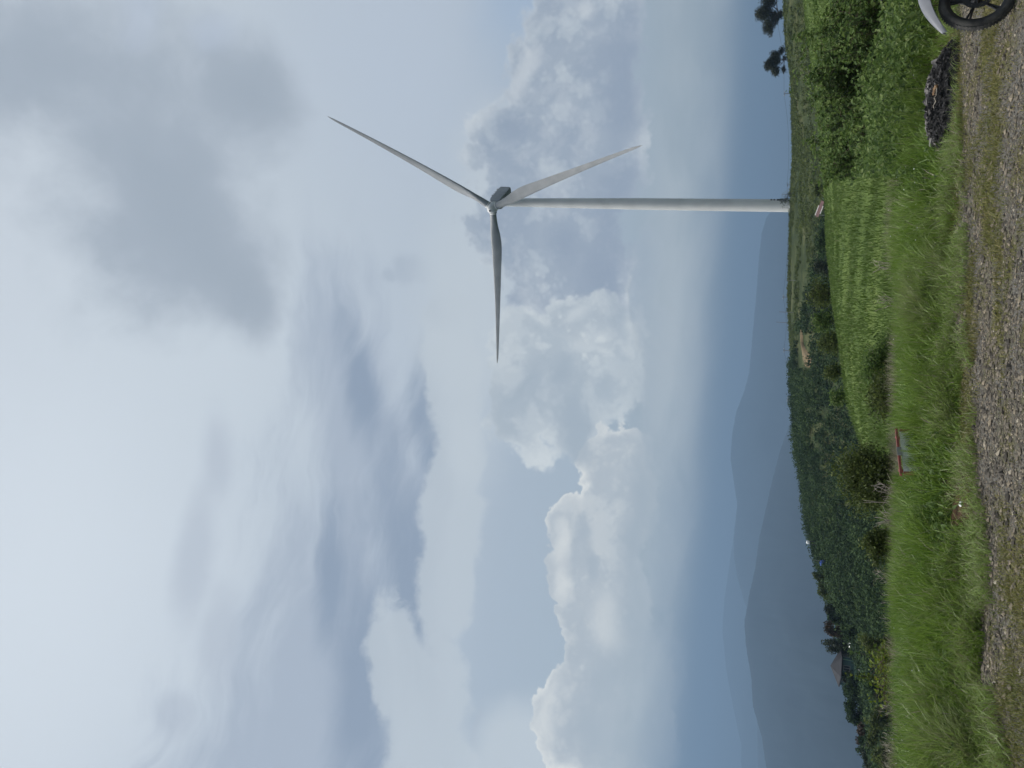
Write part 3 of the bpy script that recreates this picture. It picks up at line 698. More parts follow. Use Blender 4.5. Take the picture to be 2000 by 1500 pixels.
# ------------------------------------------------------------------ scrub and plantation on the hillside
def clump_field(name, x, y, rad, hgt, nleaf, lsize, tint0, mat, label):
    n = len(x); z = ground(x, y)
    u = rand_dirs(n*nleaf); u[:, 2] = np.abs(u[:, 2])*1.0
    r_ = np.repeat(rad, nleaf); h_ = np.repeat(hgt, nleaf); q = rng.uniform(0.55, 1.05, n*nleaf)
    c = np.stack([np.repeat(x, nleaf)+u[:, 0]*r_*q, np.repeat(y, nleaf)+u[:, 1]*r_*q, np.repeat(z, nleaf)+h_*(0.05+u[:, 2]*q)], -1)
    nr = u+rand_dirs(n*nleaf)*0.6; nr /= np.linalg.norm(nr, axis=1, keepdims=True)
    v, f, kk = leaf_mesh(c, np.repeat(lsize, nleaf)*rng.uniform(0.6, 1.3, n*nleaf), nr, 0.7)
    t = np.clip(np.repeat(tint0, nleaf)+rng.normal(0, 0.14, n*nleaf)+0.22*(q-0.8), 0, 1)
    return tag(mesh_obj(name, v, f, mat, tint=np.repeat(t, kk)), label, kind='stuff')
n = 21000
x, y, s = polar(n, lambda ds: 0.45*ds[:, 5]+0.55*ds[:, 6], k_(7, 6), -34, 36)
px, py = photo_xy(x, y, ground(x, y))
fo = np.clip((py-420)/130+(px-1600)/30, 0, 1)                       # left and low: closed plantation; right and high: open scrub
op = vn2(x, y, 0.07, 4, 8)
scar = (np.abs(px-1572) < 12) & (np.abs(py-685) < 38)
k = (fo > 0.5) & (rng.random(n) < 0.95) & ~scar
xf, yf = x[k], y[k]; q = vn2(xf, yf, 0.12, 3, 2)
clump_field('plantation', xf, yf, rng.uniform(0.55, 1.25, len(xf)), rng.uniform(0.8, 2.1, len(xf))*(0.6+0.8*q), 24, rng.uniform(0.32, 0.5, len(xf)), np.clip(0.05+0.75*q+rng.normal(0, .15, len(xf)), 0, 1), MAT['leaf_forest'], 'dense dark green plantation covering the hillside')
k = (fo <= 0.5) & (op > 0.42) & ~scar
xs, ys = x[k], y[k]; q = vn2(xs, ys, 0.2, 3, 5)
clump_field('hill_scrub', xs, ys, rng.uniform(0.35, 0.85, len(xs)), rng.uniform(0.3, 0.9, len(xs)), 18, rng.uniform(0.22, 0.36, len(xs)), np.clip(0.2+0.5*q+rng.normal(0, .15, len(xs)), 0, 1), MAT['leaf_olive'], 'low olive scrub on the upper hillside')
# skyline fringe
n = 1800
az = np.radians(rng.uniform(-33, 35, n)); ds, _ = keys_at(az); d = ds[:, 7]+rng.uniform(-4, 3, n)
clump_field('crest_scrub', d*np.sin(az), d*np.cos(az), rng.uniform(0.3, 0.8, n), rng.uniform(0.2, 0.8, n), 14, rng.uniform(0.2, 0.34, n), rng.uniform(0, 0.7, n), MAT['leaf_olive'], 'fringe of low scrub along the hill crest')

# ------------------------------------------------------------------ trees and shrubs, each a thing
def limb_pts(a, b, k=6, wob=0.08):
    a, b = np.array(a, float), np.array(b, float); t = np.linspace(0, 1, k)[:, None]
    p = a+(b-a)*t; L_ = np.linalg.norm(b-a); p[1:-1] += rng.normal(0, wob*L_*0.35, (k-2, 3)); return p
def tree(name, label, cat, base, lobes, leaf, nleaf, mat, trunk_r, trunk_top=None, group=None, clumps=16, shape='rhomb', bark='bark', legs=1, spread=0.33):
    """trunk with limbs into leafy lobes; lobes are (dx, dy, dz, rx, ry, rz) from the base"""
    t = thing(name, label, cat, base, 0, group)
    lobes = np.array(lobes, float); w = lobes[:, 3]*lobes[:, 4]*lobes[:, 5]; w = w/w.sum()
    tt = np.array(trunk_top if trunk_top is not None else (lobes[:, :3]*w[:, None]).sum(0)*[1, 1, 0.75])
    mb = MB()
    for lg in range(legs):
        o = np.array([rng.normal(0, trunk_r*2.0), rng.normal(0, trunk_r*2), -0.3]) if legs > 1 else np.array([0, 0, -0.3])
        mb.tube(limb_pts(o, tt+(rng.normal(0, trunk_r*2.5, 3) if legs > 1 else 0), 7), np.linspace(trunk_r, trunk_r*0.5, 7), 8)
    C_, R_ = [], []
    for lb, ww in zip(lobes, w):
        nc = max(3, int(round(clumps*ww*len(lobes)/max(1, len(lobes)**0.5)))+2)
        u = rand_dirs(nc); q = rng.uniform(0.35, 0.95, nc)[:, None]
        cc = lb[:3]+u*lb[3:]*q
        C_.append(cc); R_.append(np.repeat([lb[3:]*spread], nc, 0))
        mb.tube(limb_pts(tt*0.9, lb[:3], 5), np.linspace(trunk_r*0.5, trunk_r*0.2, 5), 6)
        for c in cc[:min(nc, 7)]: mb.tube(limb_pts(lb[:3]*0.7+tt*0.3, c, 4), np.linspace(trunk_r*0.25, trunk_r*0.08, 4), 5)
    C_ = np.concatenate(C_); R_ = np.concatenate(R_)
    mb.build('trunk', MAT[bark], t, smooth=True)
    vol = R_.prod(1)**0.6; pk = rng.choice(len(C_), nleaf, p=vol/vol.sum())
    g = rng.normal(size=(nleaf, 3)); g /= np.maximum(1, np.linalg.norm(g, axis=1, keepdims=True)/2.1)
    c = C_[pk]+g*R_[pk]*0.85
    nr = rand_dirs(nleaf)+np.array([0, 0, 0.5]); nr /= np.linalg.norm(nr, axis=1, keepdims=True)
    v, f, kk = leaf_mesh(c, leaf*rng.uniform(0.6, 1.3, nleaf), nr, 0.6, shape=shape)
    ti = np.clip(rng.uniform(0.1, 0.75, len(C_))[pk]+rng.normal(0, 0.16, nleaf), 0, 1)
    mesh_obj('crown', v, f, mat, t, tint=np.repeat(ti, kk)); return t
def base_at(px, py, d, sink=0.0):
    p = at_dist(np.array(px), np.array(py), d); return (float(p[0]), float(p[1]), float(ground(p[0], p[1]))-sink)
def mpp(d): return d/FOC*0.91                     # metres per photo pixel at that distance

# the two trees on the crest at the right
D_ = 227; k = mpp(D_)
b0 = base_at(1531, 24, D_)
tree('crest_tree', 'large dark spreading tree on the hill crest, cut by the photo edge', 'tree', b0,
     [(0.3, 0, 38*k, 13*k, 12*k, 13*k), (-3.2, 0, 28*k, 13*k, 11*k, 9*k), (3.6, 0, 33*k, 14*k, 11*k, 12*k), (-1.0, 1, 18*k, 12*k, 10*k, 9*k), (6, 0.5, 24*k, 11*k, 9*k, 9*k), (-0.6, 0, 8*k, 8*k, 8*k, 7*k), (-5.2, 0, 22*k, 6*k, 6*k, 5*k)], 0.34, 14000, MAT['leaf_crest'], 0.30, (0, 0, 14*k), clumps=110, spread=0.36)
b0 = base_at(1541, 118, D_)
tree('crest_tree', 'smaller ragged dark tree on the hill crest, between turbine and large tree', 'tree', b0,
     [(-0.9, 0, 36*k, 10*k, 9*k, 9*k), (0.6, 0, 27*k, 12*k, 10*k, 9*k), (-2.6, 0, 24*k, 9*k, 8*k, 7*k), (2.6, 0, 17*k, 8*k, 6*k, 6*k), (4.0, 0, 9*k, 5*k, 5*k, 4*k), (-2.2, 0, 10*k, 7*k, 6*k, 5*k), (0.8, 0, 10*k, 5*k, 5*k, 5*k)], 0.33, 8500, MAT['leaf_crest'], 0.20, (0.3, 0, 12*k), clumps=110, spread=0.36)

# foreground bushes at the right
def leafy_bush(name, label, base, H, W, nst, nleaf, lsize, mat, group, dirb=0.0):
    t = thing(name, label, 'bush', base, 0, group); mb = MB(); P, T_ = [], []
    for i in range(nst):
        a = rng.uniform(0, 2*np.pi); r = W*rng.uniform(0.25, 1.0)*0.5; hh = H*rng.uniform(0.5, 1.0)*(1-0.28*(r/(W*0.5))**2)
        o = np.array([rng.normal(0, 0.10), rng.normal(0, 0.10), -0.1])
        e = np.array([math.cos(a)*r+dirb*hh*0.2, math.sin(a)*r*0.8, hh]); m_ = (o+e)/2+np.array([0, 0, hh*0.16])+rng.normal(0, 0.06, 3)
        tt = np.linspace(0, 1, 9)[:, None]; c = (1-tt)**2*o+2*tt*(1-tt)*m_+tt*tt*e
        c[1:] += rng.normal(0, 0.015, c[1:].shape)
        mb.tube(c, np.linspace(0.011, 0.003, 9), 5)
        for q in range(5):
            j = rng.integers(3, 9); s0 = c[j]; d = rand_dirs(1)[0]; d[2] = abs(d[2])*0.5+0.1
            e2 = s0+d*rng.uniform(0.12, 0.34); tw = limb_pts(s0, e2, 4, 0.15); mb.tube(tw, np.linspace(0.004, 0.0015, 4), 4); P.append(tw)
        P.append(c[3:])
    mb.build('stems', MAT['bark'], t, smooth=True)
    P = np.concatenate(P); pk = rng.integers(0, len(P), nleaf)
    c = P[pk]+rand_dirs(nleaf)*rng.uniform(0.02, 0.13, nleaf)[:, None]
    out = c*np.array([1, 1, 0.4]); out /= np.linalg.norm(out, axis=1, keepdims=True)+1e-6
    nr = rand_dirs(nleaf)*0.75+out*0.5+np.array([0, 0, 0.55]); nr /= np.linalg.norm(nr, axis=1, keepdims=True)
    v, f, kk = leaf_mesh(c, lsize*rng.uniform(0.55, 1.25, nleaf), nr, 0.68, 0.22, shape='oval')
    ti = np.clip(vnoise(c, 2.4, 2, 3)*0.9-0.02+rng.normal(0, 0.14, nleaf), 0, 1)
    mesh_obj('leaves', v, f, mat, t, tint=np.repeat(ti, kk)); return t
G_ = 'leafy bushes behind the tall grass at the right'
for (py_, px_top, d, W_, n1, n2, lab) in [
        (0, 1566, 16.5, 2.2, 36, 1700, 'dense leafy bush nearest the photo edge, above the motorcycle wheel'),
        (118, 1543, 17.5, 1.9, 36, 1900, 'tallest leafy bush, reaching the skyline below the smaller crest tree'),
        (190, 1566, 17.0, 1.7, 30, 1300, 'leafy bush of middle height behind the ash heap'),
        (262, 1572, 18.0, 1.7, 24, 1050, 'open leafy bush left of the middle one, above the ash heap end'),
        (318, 1600, 18.5, 1.6, 18, 620, 'thin leafy bush with bare twigs, leftmost of the right hand group'),
        (60, 1622, 15.5, 1.7, 26, 950, 'low leafy bush in front of the taller ones at the right'),
        (235, 1640, 16.0, 1.4, 20, 620, 'lowest leafy bush, rising from the tall grass behind the ash heap')]:
    b0 = base_at(1745, py_, d); tp = at_dist(np.array(px_top), np.array(py_), d)
    leafy_bush('leafy_bush', lab, b0, float(tp[2])-b0[2], W_, n1, int(n2*1.7), 0.084, MAT['leaf_bush'], G_)
# leafy weeds filling the foot of the bushes
n = 13000
pyw = rng.uniform(-60, 345, n); dw = rng.uniform(11.5, 20, n)
q = at_dist(np.full(n, 1700.0), pyw, dw); x, y = q[:, 0], q[:, 1]
k = vn2(x, y, 1.1, 3, 31) > 0.42; x, y = x[k], y[k]; n = len(x); z = ground(x, y); hmax = 0.25+0.75*vn2(x, y, 0.9, 2, 33)
c = np.stack([x, y, z+rng.uniform(0.1, 1, n)**0.7*hmax], -1); nr = rand_dirs(n)*0.7+np.array([0, -0.2, 0.7]); nr /= np.linalg.norm(nr, axis=1, keepdims=True)
v, f, kk = leaf_mesh(c, 0.078*rng.uniform(0.5, 1.3, n), nr, 0.6, 0.2, shape='oval')
tag(mesh_obj('leafy_weeds', v, f, MAT['leaf_bush'], tint=np.repeat(np.clip(rng.normal(0.5, 0.22, n), 0, 1), kk)), 'mixed leafy weeds among the grass below the bushes', kind='stuff')
# small white flowers in the verge
n = 90
x, y, s = polar(n, k_(2, 0.7), k_(3, 0.3), -30, 33)
c = np.stack([x, y, ground(x, y)+rng.uniform(0.16, 0.32, n)], -1)
v, f, kk = leaf_mesh(np.repeat(c, 3, 0), 0.016, None, 0.9)
tag(mesh_obj('wild_flowers', v, f, MAT['white']), 'tiny white wild flowers dotted through the verge grass', kind='stuff')
# broad leaved weeds among the verge grass
n = 5200
x, y, s = polar(n, k_(2, 0.15), k_(3, 0.2), -34, 36); k = vn2(x, y, 1.5, 3, 41) > 0.53; x, y = x[k], y[k]; n = len(x)
c = np.stack([x, y, ground(x, y)+rng.uniform(0.04, 0.2, n)], -1); nr = rand_dirs(n)*0.6+np.array([0, -0.2, 0.8]); nr /= np.linalg.norm(nr, axis=1, keepdims=True)
v, f, kk = leaf_mesh(c, 0.055*rng.uniform(0.5, 1.4, n), nr, 0.55, 0.2, shape='oval')
tag(mesh_obj('verge_weeds', v, f, MAT['leaf_bush'], tint=np.repeat(np.clip(rng.normal(0.45, 0.2, n), 0, 1), kk)), 'low broad leaved weeds scattered through the verge grass', kind='stuff')

# ------------------------------------------------------------------ gravel stones and turf on the track
n = 135000
x, y, s = polar(n, k_(2, -4.2), k_(2, 0.1), -36, 38, 0.9)
d, dE, *_ = zone_mask(x, y)
ok = (d > 3.4); x, y = x[ok], y[ok]
px, py = photo_xy(x, y, ground(x, y))
def mossy(px, py, x, y):
    """0 bare grit .. 1 turf; strips run along the track"""
    w = vn2(x, y, 1.3, 3, 4)-0.5; w2 = vn2(x, y, 4.0, 3, 14)-0.5
    g = lambda c, wd: np.exp(-((px-c+w*40)/wd)**2)
    win = lambda a, b: np.clip((py-a)/50, 0, 1)*np.clip((b-py)/50, 0, 1)
    v = g(1867, 10)*win(20, 470)*0.9 + g(1937, 16)*win(-400, 520)*0.95 + g(1902, 11)*win(440, 740)*0.9 + g(1953, 8)*win(420, 830)*0.7 + g(1890, 18)*win(700, 1060)*0.85 + 0.22*win(-400, 450)
    left = 0.72*(1/(1+np.exp(-(px-1954+w*30)/6))) + 0.9*g(1893, 16)
    t2 = np.clip((py-930)/160, 0, 1); v = v*(1-t2)+left*t2
    return np.clip(v+0.20+w*0.9+w2*1.2, 0, 1)
mo = mossy(px, py, x, y)
k = rng.random(len(x)) < np.clip(1.08-mo*0.95, 0.08, 1); x, y = x[k], y[k]; n = len(x)
sz = np.minimum(0.0046*np.exp(rng.normal(0, 0.62, n))*(1+0.6*(rng.random(n) < 0.08)), 0.026)
oc = np.array([[1, 0, 0], [0, 1, 0], [-1, 0, 0], [0, -1, 0], [0.2, 0.1, 0.8], [0, 0, -0.8]])
th = rng.uniform(0, 6.28, n); v = oc[None]*rng.uniform(0.65, 1.35, (n, 6, 1))*sz[:, None, None]*np.stack([rng.uniform(1.0, 1.7, n), rng.uniform(0.8, 1.2, n), rng.uniform(0.6, 1.0, n)], -1)[:, None]
c_, s_ = np.cos(th)[:, None], np.sin(th)[:, None]
v = np.stack([v[..., 0]*c_-v[..., 1]*s_, v[..., 0]*s_+v[..., 1]*c_, v[..., 2]], -1)
v += np.stack([x, y, ground(x, y)+sz*0.35], -1)[:, None]
tf = np.array([[0, 1, 4], [1, 2, 4], [2, 3, 4], [3, 0, 4], [1, 0, 5], [2, 1, 5], [3, 2, 5], [0, 3, 5]])
f = (np.arange(n)[:, None, None]*6+tf).reshape(-1, 3)
m, t, b = material('stone', 0.85, 0.25)
a = t.nodes.new('ShaderNodeAttribute'); a.attribute_name = 'tint'
t.links.new(ramp_node(t, [(0.0, (0.023, 0.021, 0.018)), (0.35, (0.080, 0.070, 0.057)), (0.6, (0.142, 0.122, 0.094)), (0.85, (0.21, 0.175, 0.125)), (1.0, (0.34, 0.31, 0.25))], a.outputs['Fac']), b.inputs['Base Color'])
MAT['stone'] = m
tag(mesh_obj('gravel_stones', v.reshape(-1, 3), f, m, tint=np.repeat(np.clip(rng.beta(2, 2.2, n), 0, 1), 6)), 'loose grey gravel stones on the track', kind='stuff')
n = 150000
x, y, s = polar(n, k_(2, -4.2), k_(2, 0.3), -36, 38, 0.9)
px, py = photo_xy(x, y, ground(x, y)); d = np.hypot(x, y)
mo = mossy(px, py, x, y); k = (rng.random(n) < np.clip((mo-0.22)*1.5, 0.012, 1)) & (d > 3.4); x, y, mo, py = x[k], y[k], mo[k], py[k]; n = len(x)
tn = np.clip(0.15+0.75*vn2(x, y, 2.2, 3, 8)+rng.normal(0, 0.14, n)-0.10*(py > 1000), 0, 1)
tag(blades('mossy_turf', x, y, rng.uniform(0.02, 0.055, n)*(0.6+0.9*mo), rng.uniform(0.004, 0.008, n), rng.uniform(0, 6.28, n), rng.uniform(0.3, 1.1, n), tn, MAT['turf']), 'short dry mossy turf in strips along the track', kind='stuff')
# pale tufts hanging over the road edge
n = 34000
x, y, s = polar(n, k_(2, -0.6), k_(2, 0.6), -35, 37)
px, py = photo_xy(x, y, ground(x, y))
k = (vn2(x, y, 1.6, 2, 12) > 0.40) & ~((np.abs(py-165) < 100) & (px < 1872)); x, y = x[k], y[k]; n = len(x)
tag(blades('edge_grass', x, y, rng.uniform(0.07, 0.20, n), rng.uniform(0.004, 0.008, n), rng.uniform(0, 6.28, n), rng.uniform(0.4, 1.2, n), np.clip(rng.normal(0.76, 0.11, n), 0, 1), MAT['grass']), 'pale drooping grass along the edge of the track', kind='stuff')
# reddish bare soil under the bank at the left
def soil_patch(name, px, py, rx, ry, mat, label, lift=0.03, n=28):
    c = at_plane(np.array(px), np.array(py), 0.0); th = np.linspace(0, 2*np.pi, n, endpoint=False)
    rr2 = 0.75+0.5*vn2(np.cos(th), np.sin(th), 1.3, 2, px)
    V = [[c[0], c[1], 0]]; rows = 5
    for q in range(1, rows+1):
        for a_, r_ in zip(th, rr2): V.append([c[0]+math.cos(a_)*rx*r_*q/rows, c[1]+math.sin(a_)*ry*r_*q/rows, 0])
    V = np.array(V); V[:, 2] = ground(V[:, 0], V[:, 1])+lift
    V[1+(rows-1)*n:, 2] -= lift+0.04
    f3 = [[0, 1+k, 1+(k+1) % n] for k in range(n)]
    f4 = [[1+q*n+k, 1+(q+1)*n+k, 1+(q+1)*n+(k+1) % n, 1+q*n+(k+1) % n] for q in range(rows-1) for k in range(n)]
    return tag(mesh_obj(name, V, [np.array(f3), np.array(f4)], mat, smooth=True), label, kind='structure')
MAT['redsoil'] = plain('red_brown_soil', (0.035, 0.022, 0.014), (0.085, 0.05, 0.03), 9, 0.95, 0.1, bmp=0.9, bscale=30)
soil_patch('soil_patch', 1880, 1010, 0.55, 0.35, MAT['redsoil'], 'bare red brown soil under the grass bank at the left')

# ------------------------------------------------------------------ heap of ash and charcoal
MAT['char'] = plain('charcoal', (0.010, 0.010, 0.011), (0.035, 0.034, 0.034), 14, 0.85, 0.25, bmp=0.9, bscale=45)
MAT['ash'] = plain('pale_ash', (0.055, 0.052, 0.050), (0.17, 0.16, 0.152), 10, 0.95, 0.1, bmp=0.5)
MAT['wood'] = plain('split_wood', (0.12, 0.075, 0.045), (0.20, 0.13, 0.075), 12, 0.8, 0.15, bmp=0.3)
hp = at_plane(np.array(1866), np.array(172), 0.0); hz0 = float(ground(hp[0], hp[1]))
heap_t = thing('ash_heap', 'black heap of burnt charcoal and ash at the road edge beside the motorcycle wheel', 'ash heap', (float(hp[0]), float(hp[1])+0.22, hz0))
HA = R(-6)
def heap_h(u, v):
    q = np.clip(1-(u/0.66)**2-(v/0.34)**2, 0, 1)
    return 0.25*q**0.65*(0.75+0.5*vnoise(np.stack([u, v, u*0], -1), 5, 3, 2))
nu, nv = 110, 56
U_, V_ = np.meshgrid(np.linspace(-0.72, 0.72, nu), np.linspace(-0.38, 0.38, nv), indexing='ij')
Z_ = heap_h(U_, V_)+0.035*(vnoise(np.stack([U_, V_, U_*0], -1), 26, 3, 5)-0.5)*(heap_h(U_, V_) > 0.004)-0.015
i = np.arange((nu-1)*nv).reshape(nu-1, nv)[:, :-1].ravel()
mesh_obj('mound', np.stack([U_, V_, Z_], -1), np.stack([i, i+nv, i+nv+1, i+1], -1), MAT['char'], heap_t, smooth=True)
def chunks(name, n, size, mat, fn, elong=1.8):
    V, F_ = [], []
    cube = np.array([[x, y, z] for x in (-1, 1) for y in (-1, 1) for z in (-1, 1)])*0.5
    ff = [[0, 1, 3, 2], [4, 6, 7, 5], [0, 4, 5, 1], [2, 3, 7, 6], [0, 2, 6, 4], [1, 5, 7, 3]]
    for k in range(n):
        u, v = fn(); s = size*math.exp(random.gauss(0, 0.4))
        p = cube*np.array([elong, 1, 0.8])*s*rng.uniform(0.7, 1.3, (8, 1)); e = Euler((random.uniform(-.6, .6), random.uniform(-.6, .6), random.uniform(0, 6.28))).to_matrix()
        p = p @ np.array(e).T+[u, v, float(heap_h(np.array(u), np.array(v)))+s*0.15]
        F_ += [[q+len(V)*8 for q in f_] for f_ in ff]; V.append(p)
    return mesh_obj(name, np.concatenate(V), np.array(F_), mat, heap_t)
def anywhere():
    while True:
        u, v = random.uniform(-0.66, 0.66), random.uniform(-0.30, 0.24)
        if (u/0.66)**2+(v/0.3)**2 < 1: return u, v
tag(chunks('charcoal_lumps', 1300, 0.011, MAT['char'], anywhere), kind='stuff')
tag(chunks('ash_crust', 260, 0.014, MAT['ash'], lambda: (random.gauss(0.05, 0.27), random.gauss(0.08, 0.07)), 2.6), kind='stuff')
tag(chunks('cinders', 90, 0.010, MAT['ash'], anywhere, 1.2), kind='stuff')
def stick(name, label, u, v, ln, r, az, mat, lift=0.02):
    h = float(heap_h(np.array(u), np.array(v)))
    a = np.array([-ln/2*math.cos(az), -ln/2*math.sin(az), 0]); p = limb_pts(a, -a, 7, 0.10)
    mb = MB().tube(p, r*(1+0.25*rng.random(7)), 7)
    o = mb.build(name, mat); o.location = (float(hp[0])+u, float(hp[1])+0.22+v, hz0+h+lift)
    return tag(o, label, 'wood')
stick('split_log', 'short pale brown piece of split wood lying on the ash heap', 0.0, -0.17, 0.13, 0.017, R(-50), MAT['wood'])
stick('burnt_branch', 'charred black branch end poking out behind the ash heap', 0.02, 0.22, 0.20, 0.016, R(70), MAT['char'], 0.05)
stick('thin_stick', 'thin straw coloured stick across the front of the ash heap', -0.10, -0.2, 0.22, 0.004, R(-20), MAT['palebark'], 0.02)

# ------------------------------------------------------------------ motorcycle, front wheel at the edge of the view
MAT['tyre'] = plain('tyre_rubber', (0.030, 0.030, 0.030), (0.075, 0.072, 0.066), 9, 0.85, 0.2, bmp=0.3)
MAT['rim'] = plain('black_alloy', (0.010, 0.010, 0.011), (0.016, 0.016, 0.017), 6, 0.45, 0.4)
MAT['silver'] = plain('silver_plastic', (0.13, 0.135, 0.15), (0.16, 0.165, 0.18), 5, 0.4, 0.5)
MAT['steel'] = plain('steel', (0.30, 0.30, 0.30), (0.4, 0.4, 0.4), 8, 0.3, 0.5, 0.9)
MAT['seat'] = plain('seat_vinyl', (0.014, 0.014, 0.015), (0.02, 0.02, 0.02), 8, 0.6)
wc = at_plane(np.array(1983), np.array(-11), 0.0)
YB = R(12)
bike = thing('motorcycle', 'parked motorcycle with black alloy front wheel and silver mudguard at the photo edge', 'motorcycle', (float(wc[0]), float(wc[1]), float(ground(wc[0], wc[1]))-0.008))
LEAN = R(7)
bike.rotation_euler = (LEAN, 0, math.pi+YB)             # local x points forward, to the left of the view
WR = 0.295
def wheel(name, cx, parent, disc_side=-1):
    e = bpy.data.objects.new(name, None); C.collection.objects.link(e); e.parent = parent; e.location = (cx, 0, WR)
    prof = []
    for a in np.linspace(0, 2*np.pi, 20, endpoint=False): prof.append((WR-0.040+0.040*math.cos(a)*(1 if math.cos(a) > 0 else 0.85), 0.043*math.sin(a)))
    prof.append(prof[0])
    mb = MB().lathe(prof, 64, (0, 1, 0), cap=False)
    for k in range(64):                                   # tread blocks
        a = 2*np.pi*k/64
        for sg, off in ((-1, 0), (1, 0.5)):
            aa = a+off*2*np.pi/64
            c, s = math.cos(aa), math.sin(aa); RB = np.array([[c, 0, -s], [0, 1, 0], [s, 0, c]])
            mb.box(np.array([c*(WR-0.004), sg*0.018, s*(WR-0.004)]), (0.008, 0.024, 0.014), RB)
    mb.build('tyre', MAT['tyre'], e, smooth=True)
    mb = MB().lathe([(0.232, -0.034), (0.238, -0.036), (0.238, -0.028), (0.215, -0.020), (0.210, 0.0), (0.215, 0.020), (0.238, 0.028), (0.238, 0.036), (0.232, 0.034), (0.208, 0.024), (0.203, 0), (0.208, -0.024), (0.232, -0.034)], 64, (0, 1, 0), cap=False)
    mb.lathe([(0.035, -0.045), (0.045, -0.03), (0.045, 0.03), (0.035, 0.045)], 24, (0, 1, 0))
    for k in range(5):
        a0 = 2*np.pi*k/5+R(-90+36)
        for dv in (-0.07, 0.07):
            p0 = np.array([math.cos(a0)*0.035, 0, math.sin(a0)*0.035]); p1 = np.array([math.cos(a0+dv)*0.21, 0, math.sin(a0+dv)*0.21])
            mb.tube([p0, (p0+p1)/2, p1], [0.011, 0.008, 0.012], 8)
    mb.build('rim', MAT['rim'], e, smooth=True)
    mb = MB()
    NR = 60; rows = [(0.078, 0.0), (0.092, 0.0), (0.098, 0.0), (0.108, 0.0), (0.114, 0.0), (0.122, 0)]
    for yy in (-0.0022, 0.0022):                          # drilled disc: two rings of holes left open
        V = [[r*math.cos(2*np.pi*k/NR), disc_side*0.052+yy, r*math.sin(2*np.pi*k/NR)] for r, _ in rows for k in range(NR)]
        F_ = []
        for q in range(len(rows)-1):
            for k in range(NR):
                if q in (1, 3) and (k+(q == 3)*2) % 4 == 0: continue
                F_.append((q*NR+k, q*NR+(k+1) % NR, (q+1)*NR+(k+1) % NR, (q+1)*NR+k))
        mb.add(V, F_)
    for k in range(5):
        a0 = 2*np.pi*k/5; mb.tube([(math.cos(a0)*0.03, disc_side*0.048, math.sin(a0)*0.03), (math.cos(a0)*0.084, disc_side*0.052, math.sin(a0)*0.084)], 0.007, 6)
    mb.build('brake_disc', MAT['rim'], e)
    return e
fw = wheel('front_wheel', 0.0, bike, 1); rw = wheel('rear_wheel', -1.24, bike, 1)
# mudguard: a pointed beak above the front wheel
V = []
for s in np.linspace(0, 1, 16):
    xx = 0.30-0.62*s; zz = WR+0.345+0.075*math.sin(math.pi*min(1, s*0.8+0.1))-0.11*(1-s)**2+0.10*s
    w = 0.016+0.085*min(1, s*1.6)**0.7
    for q in np.linspace(-1, 1, 9): V.append([xx, q*w, zz-0.075*q*q*min(1, 0.45+s)])
    for q in np.linspace(1, -1, 9): V.append([xx, q*w*0.94, zz-0.075*q*q*min(1, 0.45+s)-0.008])
F_ = [(i*18+k, i*18+(k+1) % 18, (i+1)*18+(k+1) % 18, (i+1)*18+k) for i in range(15) for k in range(18)]+[tuple(range(18))[::-1], tuple(15*18+k for k in range(18))]
MB().add(V, F_).build('mudguard', MAT['silver'], bike, smooth=True)
for sg in (-1, 1):
    MB().tube([(0.0, sg*0.075, WR-0.03), (-0.14, sg*0.075, WR+0.28), (-0.22, sg*0.075, WR+0.46)], [0.026, 0.026, 0.020], 12).tube([(-0.22, sg*0.075, WR+0.46), (-0.30, sg*0.075, WR+0.64)], 0.016, 10).build('fork', MAT['dark'], bike, smooth=True)
def hull(name, secs, mat, n=20, pw=3.0):
    V = []
    for xx, zc, w, h in secs:
        for a in np.linspace(0, 2*np.pi, n, endpoint=False):
            ca, sa = math.cos(a), math.sin(a); q = (abs(ca)**pw+abs(sa)**pw)**(-1/pw); V.append([xx, w*ca*q, zc+h*sa*q])
    F_ = [(i*n+k, i*n+(k+1) % n, (i+1)*n+(k+1) % n, (i+1)*n+k) for i in range(len(secs)-1) for k in range(n)]+[tuple(range(n))[::-1], tuple((len(secs)-1)*n+k for k in range(n))]
    return MB().add(V, F_).build(name, mat, bike, smooth=True)
hull('body', [(-0.30, 0.86, 0.05, 0.06), (-0.40, 0.84, 0.12, 0.12), (-0.58, 0.82, 0.14, 0.14), (-0.74, 0.76, 0.11, 0.09), (-1.05, 0.76, 0.10, 0.07), (-1.40, 0.84, 0.08, 0.05), (-1.52, 0.86, 0.04, 0.02)], MAT['silver'])
hull('seat', [(-0.70, 0.865, 0.09, 0.03), (-0.85, 0.875, 0.12, 0.04), (-1.20, 0.90, 0.12, 0.045), (-1.42, 0.935, 0.09, 0.03)], MAT['seat'])
hull('engine', [(-0.38, 0.46, 0.09, 0.10), (-0.46, 0.45, 0.13, 0.16), (-0.70, 0.42, 0.13, 0.17), (-0.84, 0.40, 0.10, 0.12)], MAT['dark'])
hull('headlight', [(-0.24, 0.90, 0.06, 0.05), (-0.27, 0.91, 0.09, 0.09), (-0.36, 0.92, 0.09, 0.10)], MAT['silver'])
MB().tube([(-0.42, -0.36, 1.06), (-0.36, -0.2, 1.08), (-0.32, 0, 1.03), (-0.36, 0.2, 1.08), (-0.42, 0.36, 1.06)], 0.012, 8).build('handlebar', MAT['dark'], bike, smooth=True)
MB().tube([(-0.40, 0.10, 0.36), (-0.62, 0.13, 0.24), (-0.95, 0.15, 0.33), (-1.42, 0.16, 0.46)], [0.018, 0.02, 0.042, 0.045], 12).build('exhaust', MAT['steel'], bike, smooth=True)
for sg in (-1, 1): MB().tube([(-1.24, sg*0.06, WR), (-0.80, sg*0.08, 0.36)], 0.018, 8).build('swing_arm', MAT['dark'], bike, smooth=True)
